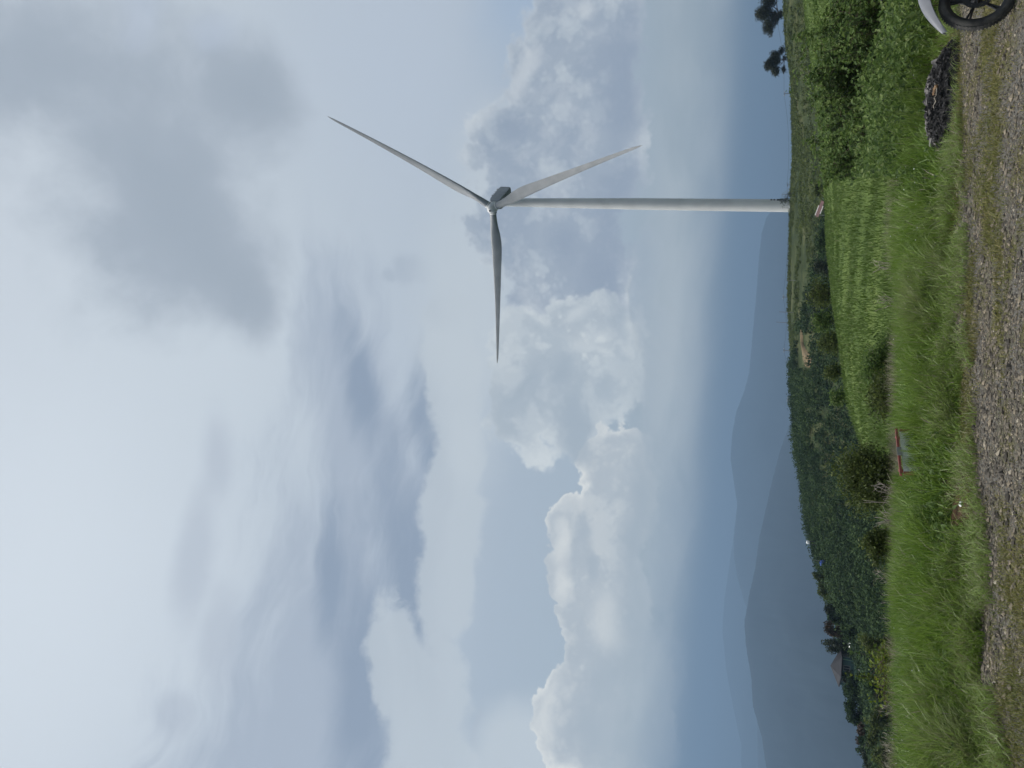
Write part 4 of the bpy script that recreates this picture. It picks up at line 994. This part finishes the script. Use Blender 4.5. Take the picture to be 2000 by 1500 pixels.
MB().tube([(-0.70, -0.08, 0.26), (-0.78, -0.24, 0.035)], 0.011, 8).build('side_stand', MAT['dark'], bike, smooth=True)

# ------------------------------------------------------------------ signs
m, t, b = material('worn_sign_white', 0.6, 0.3)
t.links.new(ramp_node(t, [(0.4, (0.62, 0.63, 0.60)), (0.62, (0.40, 0.42, 0.38)), (0.75, (0.10, 0.12, 0.08))], tnoise(t, 5, 6, 0.7)), b.inputs['Base Color'])
MAT['signwhite'] = m
cL, cR = at_dist(np.array(1757), np.array(928), 8.9), at_dist(np.array(1748), np.array(839), 9.3)
ctr = (cL+cR)/2; dv = cR-cL; wd = float(np.hypot(dv[0], dv[1])); ra = math.atan2(dv[1], dv[0]); gz = float(ground(ctr[0], ctr[1])); hh = float(ctr[2])-gz
sg = thing('roadside_sign', 'low white sign board with red frame half hidden in the verge grass', 'sign', (float(ctr[0]), float(ctr[1]), gz), ra)
tl = math.atan2(cR[2]-cL[2], wd); RS = np.array(Euler((R(-8), -tl, 0)).to_matrix())
zz = lambda v: np.array(v) @ RS.T+np.array([0, 0, hh])
MB().box(zz([0, 0, -0.33]), (wd-0.05, 0.012, 0.58), RS).build('board', MAT['signwhite'], sg)
fr = MB().box(zz([0, -0.004, -0.014]), (wd, 0.035, 0.026), RS)
fr.box(zz([-wd/2+0.0225, -0.003, -0.34]), (0.028, 0.034, 0.597), RS); fr.box(zz([wd/2-0.0225, -0.003, -0.34]), (0.028, 0.034, 0.597), RS)
fr.build('frame', MAT['red'], sg, bevel=0.004)
MB().box(zz([-wd*0.02, -0.026, -0.018]), (wd*0.17, 0.012, 0.046), RS).build('joint_plate', MAT['pole'], sg)
for q in (-0.24, 0.12): MB().box(zz([q*wd, -0.0085, -0.17]), (0.010, 0.004, 0.16), RS).build('mark', MAT['dark'], sg)
for q in (-0.36, 0.36): MB().tube([zz([q*wd, 0.03, 0.0]), (q*wd, 0.06, -0.15)], 0.018, 8).build('leg', MAT['red'], sg)
D_ = 126.0; k = mpp(D_)
p0 = at_dist(np.array(1607.5), np.array(408), D_); gz = float(ground(p0[0], p0[1]))
MAT['oldwhite'] = plain('old_white_paint', (0.34, 0.32, 0.31), (0.44, 0.42, 0.40), 3, 0.6)
MAT['redroof'] = plain('faded_red_sheet', (0.11, 0.06, 0.058), (0.16, 0.09, 0.085), 2, 0.6)
sr = thing('tilted_sheet', 'faded red sheet with white borders propped up on the hillside below the turbine', 'sheet metal', (float(p0[0]), float(p0[1]), float(p0[2])-0.6))
RS = np.array(Euler((R(52), 0, R(-12))).to_matrix()) @ np.array(Euler((0, 0, R(-19))).to_matrix())
for nm, dx, dy, sx, sy, mt in (('panel', 0, 0, 2.4, 0.55, 'redroof'), ('border', -0.35, 0.36, 1.5, 0.15, 'oldwhite'), ('border', -0.05, -0.36, 1.2, 0.15, 'oldwhite')):
    MB().box(np.array([dx, dy, 0]) @ RS.T+[0, 0, 1.05], (sx, sy, 0.04), RS).build(nm, MAT[mt], sr)
for q in (-0.9, 0.9): MB().tube([(q, 0.15, -1.2), (q, 0.15, 1.0)], 0.05, 6).build('prop_post', MAT['pole'], sr)
pb = base_at(1606, 395, D_-1)
tag(MB().tube([(0, 0, -0.3), (0.03, 0, 2.4)], [0.05, 0.035], 6).build('post', MAT['palebark'], loc=pb), 'thin bare post standing right of the propped red sheet', 'post')

# ------------------------------------------------------------------ power line along the crest
def pole(px_t, py_t, py_b, d, label, arm=True, r=0.10):
    tpt = at_dist(np.array(px_t), np.array(py_t), d)
    x0, y0 = float(tpt[0]), float(tpt[1]); z0 = float(ground(x0, y0))
    o = thing('power_pole', label, 'power pole', (x0, y0, z0), math.atan2(-x0, y0)*1.0, 'power poles along the hill crest')
    H_ = float(tpt[2])-z0
    MB().tube([(0, 0, -0.5), (0, 0, H_)], [r*1.25, r*0.8], 8).build('shaft', MAT['pole'], o)
    if arm:
        MB().box((0, 0, H_-0.25), (1.2, 0.12, 0.12)).build('crossarm', MAT['pole'], o)
        for q in (-0.5, 0, 0.5): MB().lathe([(0.03, 0), (0.07, 0.08), (0.05, 0.2)], 8, org=(q, 0, H_-0.18)).build('insulator', MAT['white'], o)
    return np.array([x0, y0, z0+H_])
pp = [pole(1531, 183, 0, 252, 'power pole on the crest between turbine and smaller crest tree'),
      pole(1537, 361, 0, 256, 'power pole beside the turbine tower, at its right'),
      pole(1528.8, 580, 0, 244, 'dark thick power pole nearest the turbine, at its left'),
      pole(1530, 684, 0, 242, 'power pole above the bare tan dirt patch on the hill'),
      pole(1537, 780, 0, 238, 'leftmost power pole, where the wire dips to the hill')]
pole(1516, 629, 0, 240, 'tallest thin pole on the crest, without crossarm', False, 0.07)
pole(1522, 609, 0, 214, 'thin pale pole standing in front of the crest', False, 0.07)
pole(1534, 547, 0, 210, 'short thin pale pole in front of the crest, left of turbine', False, 0.06)
last = at_dist(np.array(1556), np.array(860), 230.0); far = at_dist(np.array(1512), np.array(20), 262.0)
cables = [(far, pp[0], 'sagging wire from the large crest tree to the first pole'), (pp[0], pp[1], 'sagging wire between the smaller crest tree and the turbine'), (pp[1], pp[2], 'wire passing behind the turbine tower'),
          (pp[2], pp[3], 'sagging wire left of the turbine, below the tallest thin pole'), (pp[3], pp[4], 'sagging wire between the two leftmost poles'), (pp[4], last, 'wire running down from the leftmost pole to the slope')]
for a, b_, lab in cables:
    tt = np.linspace(0, 1, 18)[:, None]; P = a+(b_-a)*tt; P[:, 2] -= 4*0.9*(tt*(1-tt))[:, 0]
    o = MB().tube(P-a, 0.022, 5).build('overhead_wire', MAT['dark'], loc=tuple(a)); tag(o, lab, 'wire', 'wires of the power line')

# ------------------------------------------------------------------ hexagonal hut among the trees
MAT['hutwall'] = plain('green_grey_boards', (0.035, 0.075, 0.075), (0.05, 0.095, 0.09), 1.2, 0.7)
MAT['hutdeck'] = plain('pale_green_deck', (0.13, 0.22, 0.15), (0.16, 0.26, 0.18), 2, 0.7)
MAT['hutroof'] = plain('grey_brown_roof', (0.014, 0.015, 0.019), (0.022, 0.023, 0.028), 1.5, 0.8)
MAT['glass'] = plain('window_glass', (0.02, 0.025, 0.03), (0.03, 0.035, 0.04), 2, 0.1, 0.5)
D_ = 152.0; k = mpp(D_)
hb = at_dist(np.array(1664), np.array(1308), D_); gz = float(ground(hb[0], hb[1])); hut_z = float(hb[2])
hut = thing('hexagonal_hut', 'dark green hexagonal hut on stilts with a pointed grey brown roof', 'hut', (float(hb[0]), float(hb[1]), hut_z), R(18))
RH = 2.75
def hexa(r, z, rot=0): return [(r*math.cos(R(60*q+rot)), r*math.sin(R(60*q+rot)), z) for q in range(6)]
def hexsolid(r0, z0, r1, z1):
    return hexa(r0, z0)+hexa(r1, z1), [(q, (q+1) % 6, 6+(q+1) % 6, 6+q) for q in range(6)]+[tuple(range(6))[::-1], tuple(range(6, 12))]
MB().add(*hexsolid(RH, 0.0, RH, 2.02)).build('wall', MAT['hutwall'], hut)
v, f = hexsolid(RH+0.40, 2.0, 0.05, 3.45); MB().add(v, f).build('roof', MAT['hutroof'], hut)
MB().add(*hexsolid(RH+0.42, 1.84, RH+0.42, 1.99)).build('eave', MAT['dark'], hut)
MB().add(*hexsolid(RH+0.35, -0.45, RH+0.35, -0.02)).build('deck', MAT['hutdeck'], hut)
for q in range(6):
    a = R(60*q+30); nx, ny = math.cos(a), math.sin(a); RW = np.array([[-ny, nx, 0], [nx, ny, 0], [0, 0, 1]]).T
    ap = RH*math.cos(R(30)); cw = np.array([nx*ap, ny*ap, 1.12])
    wf = MB()
    for dx in (-0.42, 0.0, 0.42): wf.box(cw+np.array([-ny, nx, 0])*dx+np.array([nx, ny, 0])*0.03, (0.07, 0.08, 1.05), RW)
    for dz in (-0.5, 0.5): wf.box(cw+np.array([0, 0, dz])+np.array([nx, ny, 0])*0.034, (0.95, 0.08, 0.07), RW)
    wo_ = wf.build('window', MAT['pole'], hut)
    MB().box(cw+np.array([nx, ny, 0])*0.01, (0.84, 0.05, 1.0), RW).build('pane', MAT['glass'], wo_)
    a = R(60*q); MB().tube([(RH*1.0*math.cos(a), RH*math.sin(a), -0.4), (RH*math.cos(a), RH*math.sin(a), gz-hut_z-0.5)], 0.10, 8).build('stilt', MAT['dark'], hut)
    MB().box((RH*math.cos(a), RH*math.sin(a), 1.0), (0.12, 0.12, 1.98), np.array(Euler((0, 0, a)).to_matrix())).build('corner_post', MAT['hutdeck'], hut)

# ------------------------------------------------------------------ tanks and sheds near the left skyline
MAT['blue'] = plain('blue_plastic', (0.012, 0.05, 0.30), (0.018, 0.065, 0.36), 2, 0.4, 0.5)
def on_ground(px, py, d, up_=0.0):
    p = at_dist(np.array(px), np.array(py), d); return (float(p[0]), float(p[1]), float(p[2])+up_)
D_ = 166.0; k = mpp(D_)
q = on_ground(1616.5, 1101.5, D_); gz = float(ground(q[0], q[1]))
tk = thing('water_tank', 'blue plastic water tank on the slope at the hill edge', 'water tank', q)
MB().lathe([(0.55, 0), (0.62, 0.06), (0.64, 0.55), (0.66, 0.58), (0.64, 0.62), (0.63, 1.1), (0.55, 1.28), (0.30, 1.38)], 28).build('tank', MAT['blue'], tk, smooth=True)
MB().lathe([(0.22, 1.37), (0.24, 1.40), (0.22, 1.52), (0.1, 1.55)], 20).build('lid', MAT['blue'], tk, smooth=True)
MB().box((0, 0, -0.6+0.0), (1.5, 1.5, 1.18)).build('plinth', MAT['palebark'], tk)
tag(MB().tube([(0, 0, -1), (0, 0, 2.0)], 0.035, 6).build('post', MAT['pole'], loc=on_ground(1606, 1096, D_+1)), 'thin grey rod standing right beside the blue water tank', 'post')
wl = MB().box((0, 0, -0.3), (0.9, 0.12, 1.0)).box((0, 0, 0.22), (1.0, 0.2, 0.08)).build('low_wall', MAT['palebark'], loc=on_ground(1618.5, 1110, D_-1)); tag(wl, 'short pale low wall just left of the blue water tank', 'wall')
D_ = 172.0
q = on_ground(1581, 1059.5, D_)
tk = thing('water_tank', 'small white tank held up on a dark stand on the skyline', 'water tank', q)
MB().lathe([(0.1, -0.02), (0.30, 0.0), (0.36, 0.15), (0.36, 0.42), (0.28, 0.58), (0.10, 0.64)], 24).build('tank', MAT['white'], tk, smooth=True)
for a in range(4):
    sx, sy = (-1 if a % 2 else 1)*0.3, (-1 if a//2 else 1)*0.3
    MB().tube([(sx*0.8, sy*0.8, -0.05), (sx*1.2, sy*1.2, -1.4)], 0.055, 6).build('leg', MAT['dark'], tk)
MB().box((0, 0, -0.10), (0.8, 0.8, 0.10)).build('platform', MAT['dark'], tk)
def shed(px, py, d, w, dpt, h, label, roofmat='white'):
    q = on_ground(px, py, d); o = thing('shed', label, 'shed', q, R(10))
    MB().box((0, 0, -h/2-0.4), (w, dpt, h+0.8)).build('wall', MAT['pole'], o)
    MB().box((0, 0, 0.12), (w*1.15, dpt*1.3, 0.09), np.array(Euler((R(14), 0, 0)).to_matrix())).build('roof', MAT[roofmat], o)
    MB().box((0, -dpt/2-0.012, -h/2), (w*0.25, 0.03, h*0.7)).build('door', MAT['dark'], o)
shed(1650, 1223, 158, 2.4, 1.2, 0.8, 'long low shed with a pale roof among trees right of the hut')
shed(1660, 1260, 150, 0.7, 0.7, 0.9, 'tiny white roofed shed close to the right side of the hut')
q = on_ground(1681, 1309, 146)
tk = thing('water_tank', 'pale grey tank standing below the hexagonal hut', 'water tank', q)
MB().lathe([(0.32, -0.5), (0.34, -0.45), (0.34, 0.25), (0.26, 0.42), (0.1, 0.46)], 20).build('tank', MAT['white'], tk, smooth=True)
MB().lathe([(0.37, 0.0), (0.37, 0.06)], 20).build('band', MAT['pole'], tk, smooth=True)
# tan bare earth on the hill
MAT['tan'] = plain('bare_tan_earth', (0.12, 0.095, 0.055), (0.20, 0.15, 0.09), 0.6, 0.95, 0.1)
def dirt(tab, label, wid):
    t_ = np.array(tab, float); V = []
    for (px, py, d), w in zip(t_, wid):
        c = at_dist(np.array(px), np.array(py), d)
        for sgn in (-1, -0.4, 0.4, 1):
            yy = c[1]+sgn*w*(4.0+3*random.random()); xx = c[0]+random.uniform(-0.5, 0.5); V.append([xx, yy, 0])
    V = np.array(V); V[:, 2] = ground(V[:, 0], V[:, 1])+0.55
    V[0::4, 2] -= 0.8; V[3::4, 2] -= 0.8
    F_ = [[i*4+j, i*4+j+1, (i+1)*4+j+1, (i+1)*4+j] for i in range(len(tab)-1) for j in range(3)]
    return tag(mesh_obj('bare_earth', V, np.array(F_), MAT['tan'], smooth=True), label, kind='structure')
dirt([(1565, 640, 183), (1566, 655, 183), (1567, 668, 182), (1569, 680, 180), (1573, 692, 178), (1576, 702, 177), (1577, 712, 176), (1579, 718, 175)], 'bare tan dirt scar on the upper hillside', [0.06, 0.10, 0.12, 0.25, 0.7, 0.8, 0.5, 0.1])
# litter
tag(MB().box((0, 0, 0.012), (0.055, 0.035, 0.02), np.array(Euler((0.3, 0.2, 0.4)).to_matrix()), 0.6).build('plastic_scrap', MAT['white'], loc=tuple(at_plane(np.array(1879), np.array(984), 0.03)), bevel=0.006), 'scrap of white plastic on the soil at the road edge', 'litter')
tag(MB().tube([(-0.03, 0, 0.01), (0.0, 0.004, 0.012), (0.035, 0, 0.01)], 0.005, 6).build('paper_scrap', MAT['white'], loc=tuple(at_plane(np.array(1882), np.array(512), 0.01))), 'small rolled white scrap lying on the gravel', 'litter')

# ------------------------------------------------------------------ trees and shrubs of the left and middle
def img_tree(px0, px1, py0, py1, d, name, label, cat, mat, nleaf, leaf, group=None, nl=4, tr=0.12, clumps=16, **kw):
    """tree standing at a distance with a crown of the measured height and width"""
    k = mpp(d); b0 = base_at(px1, (py0+py1)/2, d); tp = at_dist(np.array(px0), np.array((py0+py1)/2), d)
    H_ = max(float(tp[2])-b0[2], 0.35, d*0.018 if d > 60 else (d*0.026 if d > 30 else 0)); W_ = (py1-py0)*k; lob = []
    vis = max(min((px1-px0)*k, H_), 0.3)
    for q in range(nl):
        a = rng.uniform(-1, 1); r_ = W_*rng.uniform(0.28, 0.38)
        lob.append((a*W_*0.27, rng.normal(0, 0.1)*W_, H_-vis*(0.20+0.55*(q/max(1, nl-1))*rng.uniform(0.7, 1.1)), r_, r_, vis*rng.uniform(0.22, 0.32)))
    lob.append((0, 0, H_-vis*0.22, W_*0.25, W_*0.25, vis*0.22)); lob.append((0, 0, H_-vis*0.75, W_*0.40, W_*0.40, vis*0.3))
    return tree(name, label, cat, b0, lob, leaf, nleaf, mat, tr, group=group, clumps=clumps, **kw)
GT = 'trees round the hexagonal hut'
for a in [(1646, 1712, 1336, 1384, 148, 'leaf_forest', 3600, 'dark broad tree directly left of the hexagonal hut'),
          (1650, 1720, 1376, 1426, 144, 'leaf_forest', 3600, 'rounded dark tree, second to the left of the hut'),
          (1674, 1735, 1418, 1456, 140, 'leaf_red', 2200, 'russet topped tree among the dark trees at the far left'),
          (1680, 1745, 1440, 1482, 138, 'leaf_forest', 3200, 'dark tree left of the russet topped one'),
          (1692, 1755, 1470, 1520, 134, 'leaf_dark', 3200, 'leftmost dark tree, cut by the photo edge'),
          (1700, 1750, 1380, 1425, 110, 'leaf_olive', 1800, 'olive shrub like tree below the rounded dark trees'),
          (1611, 1655, 1178, 1206, 158, 'leaf_dark', 2200, 'dark tree standing right of the long shed'),
          (1618, 1660, 1200, 1228, 156, 'leaf_forest', 2200, 'dense green tree behind the long shed'),
          (1609, 1660, 1226, 1254, 154, 'leaf_red', 1900, 'tree with reddish brown top between shed and hut'),
          (1616, 1672, 1248, 1280, 152, 'leaf_dark', 2600, 'dark tree touching the right side of the hut'),
          (1650, 1700, 1225, 1262, 140, 'leaf_forest', 1800, 'dark green tree below the long shed'),
          (1640, 1700, 1322, 1348, 150, 'leaf_dark', 1800, 'dark tree overlapping the left corner of the hut'),
          (1588, 1612, 1122, 1139, 166, 'leaf_olive', 500, 'small airy tree left of the blue water tank'),
          (1695, 1760, 1425, 1475, 118, 'leaf_olive', 2600, 'broad olive tree in front of the russet topped tree'),
          (1712, 1765, 1462, 1520, 100, 'leaf_olive', 2600, 'olive tree in front at the far left, cut by the photo edge'),
          (1690, 1750, 1330, 1372, 112, 'leaf_forest', 2400, 'dark green tree below the tree left of the hut'),
          (1608, 1640, 1145, 1178, 162, 'leaf_olive', 1300, 'light olive tree on the slope left of the airy tree')]:
    img_tree(a[0], a[1], a[2], a[3], a[4], 'hillside_tree', a[7], 'tree', MAT[a[5]], a[6], 0.40, GT)
img_tree(1676, 1745, 1238, 1292, 60, 'olive_tree', 'yellowish olive tree below the dark tree right of the hut', 'tree', MAT['leaf_olive'], 2600, 0.16, nl=5)
# slender feathery trees in front of the hut
for py_, px0, lab in ((1283, 1680, 'slender pale green feathery tree, right one below the hut'), (1300, 1690, 'slender pale green feathery tree, middle one below the hut'), (1318, 1677, 'slender pale green feathery tree, left and tallest below the hut'), (1331, 1692, 'short slender feathery tree at the left end of its row')):
    d = 48.0; b0 = base_at(1765, py_, d); tp = at_dist(np.array(px0), np.array(py_), d); H_ = float(tp[2])-b0[2]; lean = rng.uniform(-0.5, 0.2)
    lob = [(lean*q*1.2, 0, H_*(0.45+0.55*q), 0.34-0.20*q, 0.30-0.15*q, H_*0.10) for q in np.linspace(0, 1, 7)]
    tree('slender_tree', lab, 'tree', b0, lob, 0.15, 1100, MAT['leaf_yellow'] if py_ in (1318,) else MAT['leaf_bush'], 0.05, (lean*0.8, 0, H_*0.7), 'slender trees below the hut', clumps=10)
# shrubs on the meadow edge and behind the verge
GS = 'shrubs along the meadow edge'
for a in [(1622, 1668, 548, 606, 47, 'leaf_olive', 1900, 'rounded olive shrub on the meadow edge, nearest the turbine'),
          (1640, 1675, 606, 650, 44, 'leaf_bush', 1500, 'green shrub in the middle of the meadow edge row'),
          (1644, 1688, 650, 700, 41, 'leaf_olive', 1700, 'spreading olive shrub left in the meadow edge row'),
          (1672, 1702, 712, 750, 38, 'leaf_olive', 1200, 'low olive shrub where the meadow edge bends down'),
          (1688, 1716, 760, 800, 35, 'leaf_bush', 1100, 'small green shrub above the white sign'),
          (1688, 1752, 660, 742, 12.6, 'leaf_bush', 3000, 'dark twiggy shrub standing in the meadow near the verge'),
          (1700, 1752, 728, 830, 12.2, 'leaf_olive', 3400, 'pale green feathery shrub in the meadow right of the sign')]:
    img_tree(a[0], a[1], a[2], a[3], a[4], 'meadow_shrub', a[7], 'shrub', MAT[a[5]], a[6], 0.0024*a[4]+0.014, GS, nl=6, tr=0.0007*a[4]+0.006, clumps=34, legs=3, spread=0.45)
img_tree(1640, 1756, 876, 1006, 11.0, 'olive_bush', 'large dark olive bush with pale bare stems, left of the white sign', 'bush', MAT['leaf_olive'], 12000, 0.042, nl=12, tr=0.022, clumps=70, legs=5, spread=0.42)
img_tree(1686, 1762, 1044, 1106, 10.4, 'olive_bush', 'pointed olive bush halfway along the verge at the left', 'bush', MAT['leaf_olive'], 4600, 0.040, nl=7, tr=0.018, clumps=40, legs=4, spread=0.42)
GH = 'dark trees at the foot of the hill'
for a in [(1574, 1618, 560, 606, 150, 'leaf_dark', 2600, 'rounded dark tree at the hill foot, above the meadow shrubs'),
          (1580, 1625, 598, 632, 145, 'leaf_dark', 1800, 'dark tree joined to the left of the rounded one'),
          (1590, 1622, 500, 545, 120, 'leaf_dark', 1700, 'dark low tree at the hill foot right of the rounded tree'),
          (1594, 1622, 440, 500, 118, 'leaf_forest', 2000, 'dark green low trees next to the propped red sheet'),
          (1590, 1612, 352, 388, 118, 'leaf_olive', 1200, 'olive shrub right of the propped red sheet')]:
    img_tree(a[0], a[1], a[2], a[3], a[4], 'foot_tree', a[7], 'tree', MAT[a[5]], a[6], 0.30, GH)
# yellow-leaved plants in the verge at the left
for (py_, px0, d, lab) in ((1298, 1732, 12.0, 'yellow leaved sapling standing tallest in the left verge'), (1330, 1757, 11.6, 'yellow leaved sapling in the middle of the left verge'), (1362, 1757, 11.4, 'lowest yellow leaved sapling at the far left verge'), (1305, 1765, 11.0, 'bushy olive yellow plant low in the left verge')):
    b0 = base_at(1800, py_, d); tp = at_dist(np.array(px0), np.array(py_), d)
    leafy_bush('yellow_sapling', lab, b0, max(0.3, float(tp[2])-b0[2]), 0.36, 7, 150 if d > 11.1 else 300, 0.055, MAT['leaf_yellow'], 'yellow leaved saplings in the left verge')
# dead, leafless shrubs along the far edge of the verge
def bare_shrub(label, base, H, n, lean=0.0):
    mb = MB()
    for i in range(n):
        a = rng.uniform(0, 6.28); e = np.array([math.cos(a)*H*rng.uniform(0.1, 0.45)+lean*H, math.sin(a)*H*0.3, H*rng.uniform(0.6, 1.0)])
        c = limb_pts((rng.normal(0, 0.05), rng.normal(0, 0.05), -0.1), e, 7, 0.10); mb.tube(c, np.linspace(0.007, 0.003, 7)*max(1, H*0.6), 5)
        for q in range(4):
            j = rng.integers(2, 6); d = rand_dirs(1)[0]; d[2] = abs(d[2])+0.3; mb.tube(limb_pts(c[j], c[j]+d*H*rng.uniform(0.12, 0.28), 4, 0.1), np.linspace(0.004, 0.0015, 4)*max(1, H*0.6), 4)
    return tag(mb.build('bare_shrub', MAT['palebark'], loc=base), label, 'dead shrub', 'dead shrubs along the verge')
for (py_, px0, d, n, lab) in ((520, 1738, 13.5, 6, 'pale leafless shrub at the verge below the rounded dark tree'), (590, 1742, 13, 6, 'pale leafless shrub near the middle of the verge'), (705, 1736, 13, 8, 'tangled leafless shrub in front of the dark twiggy shrub'), (745, 1742, 13, 5, 'small leafless shrub right of the white sign'),
                              (965, 1700, 10.4, 7, 'tall bare stems in front of the large olive bush'), (995, 1690, 10.4, 6, 'bare stems at the left side of the large olive bush'), (1035, 1700, 10.4, 5, 'thin bare stems between the two olive bushes'), (1130, 1735, 14, 6, 'leafless twigs left of the pointed olive bush'),
                              (1180, 1720, 16, 6, 'bare twigs under the long shed'), (1225, 1740, 14, 8, 'bushy leafless twigs below the olive tree'), (1390, 1750, 13, 6, 'leafless twigs left of the yellow saplings'), (1460, 1755, 13, 6, 'leafless twigs at the far left verge')):
    b0 = base_at(1765, py_, d); tp = at_dist(np.array(px0), np.array(py_), d)
    bare_shrub(lab, b0, max(0.35, float(tp[2])-b0[2]), n, rng.uniform(-0.15, 0.15))
# thin leaning tree in front of the tower foot
D_ = 226; b0 = base_at(1543, 368, D_); k = mpp(D_)
t = thing('leaning_tree', 'thin sparse tree leaning across the foot of the turbine tower', 'tree', b0)
mb = MB(); c = limb_pts((0, 0, -0.3), (-4.0, 0, 18*k), 9, 0.05); mb.tube(c, np.linspace(0.09, 0.03, 9), 6); tips = []
for j in range(2, 9):
    for q in range(3):
        e = c[j]+np.array([rng.uniform(-1.6, 0.5), rng.normal(0, 0.4), rng.uniform(-0.8, 1.0)]); mb.tube(limb_pts(c[j], e, 4, 0.1), np.linspace(0.03, 0.012, 4), 4); tips.append(e)
for q in range(3): mb.tube(limb_pts((-4.2-q*0.5, 0.1, -0.3), (-3.8-q*0.7, 0, 1.6+q*0.3), 5, 0.2), np.linspace(0.05, 0.02, 5), 5); tips.append(np.array([-3.8-q*0.7, 0, 1.6+q*0.3]))
mb.build('trunk', MAT['bark'], t)
tips = np.array(tips); n = 420; cc = tips[rng.integers(0, len(tips), n)]+rng.normal(0, 0.22, (n, 3))
v, f, kk = leaf_mesh(cc, 0.26*rng.uniform(0.6, 1.2, n)); mesh_obj('crown', v, f, MAT['leaf_dark'], t, tint=np.repeat(rng.random(n), kk))

# ------------------------------------------------------------------ air: one even haze round the whole place
hz = MB().box((0, 5000, 30), (36000, 30000, 1140))
m = bpy.data.materials.new('haze_air'); m.use_nodes = True; t = m.node_tree; t.nodes.clear()
pv = t.nodes.new('ShaderNodeVolumePrincipled'); ou = t.nodes.new('ShaderNodeOutputMaterial')
pv.inputs['Color'].default_value = (0.285, 0.425, 0.61, 1); pv.inputs['Density'].default_value = 0.00023; pv.inputs['Anisotropy'].default_value = 0.2
t.links.new(pv.outputs[0], ou.inputs['Volume'])
ho = hz.build('haze', m); tag(ho, 'pale blue haze in the air over the valley', kind='stuff')
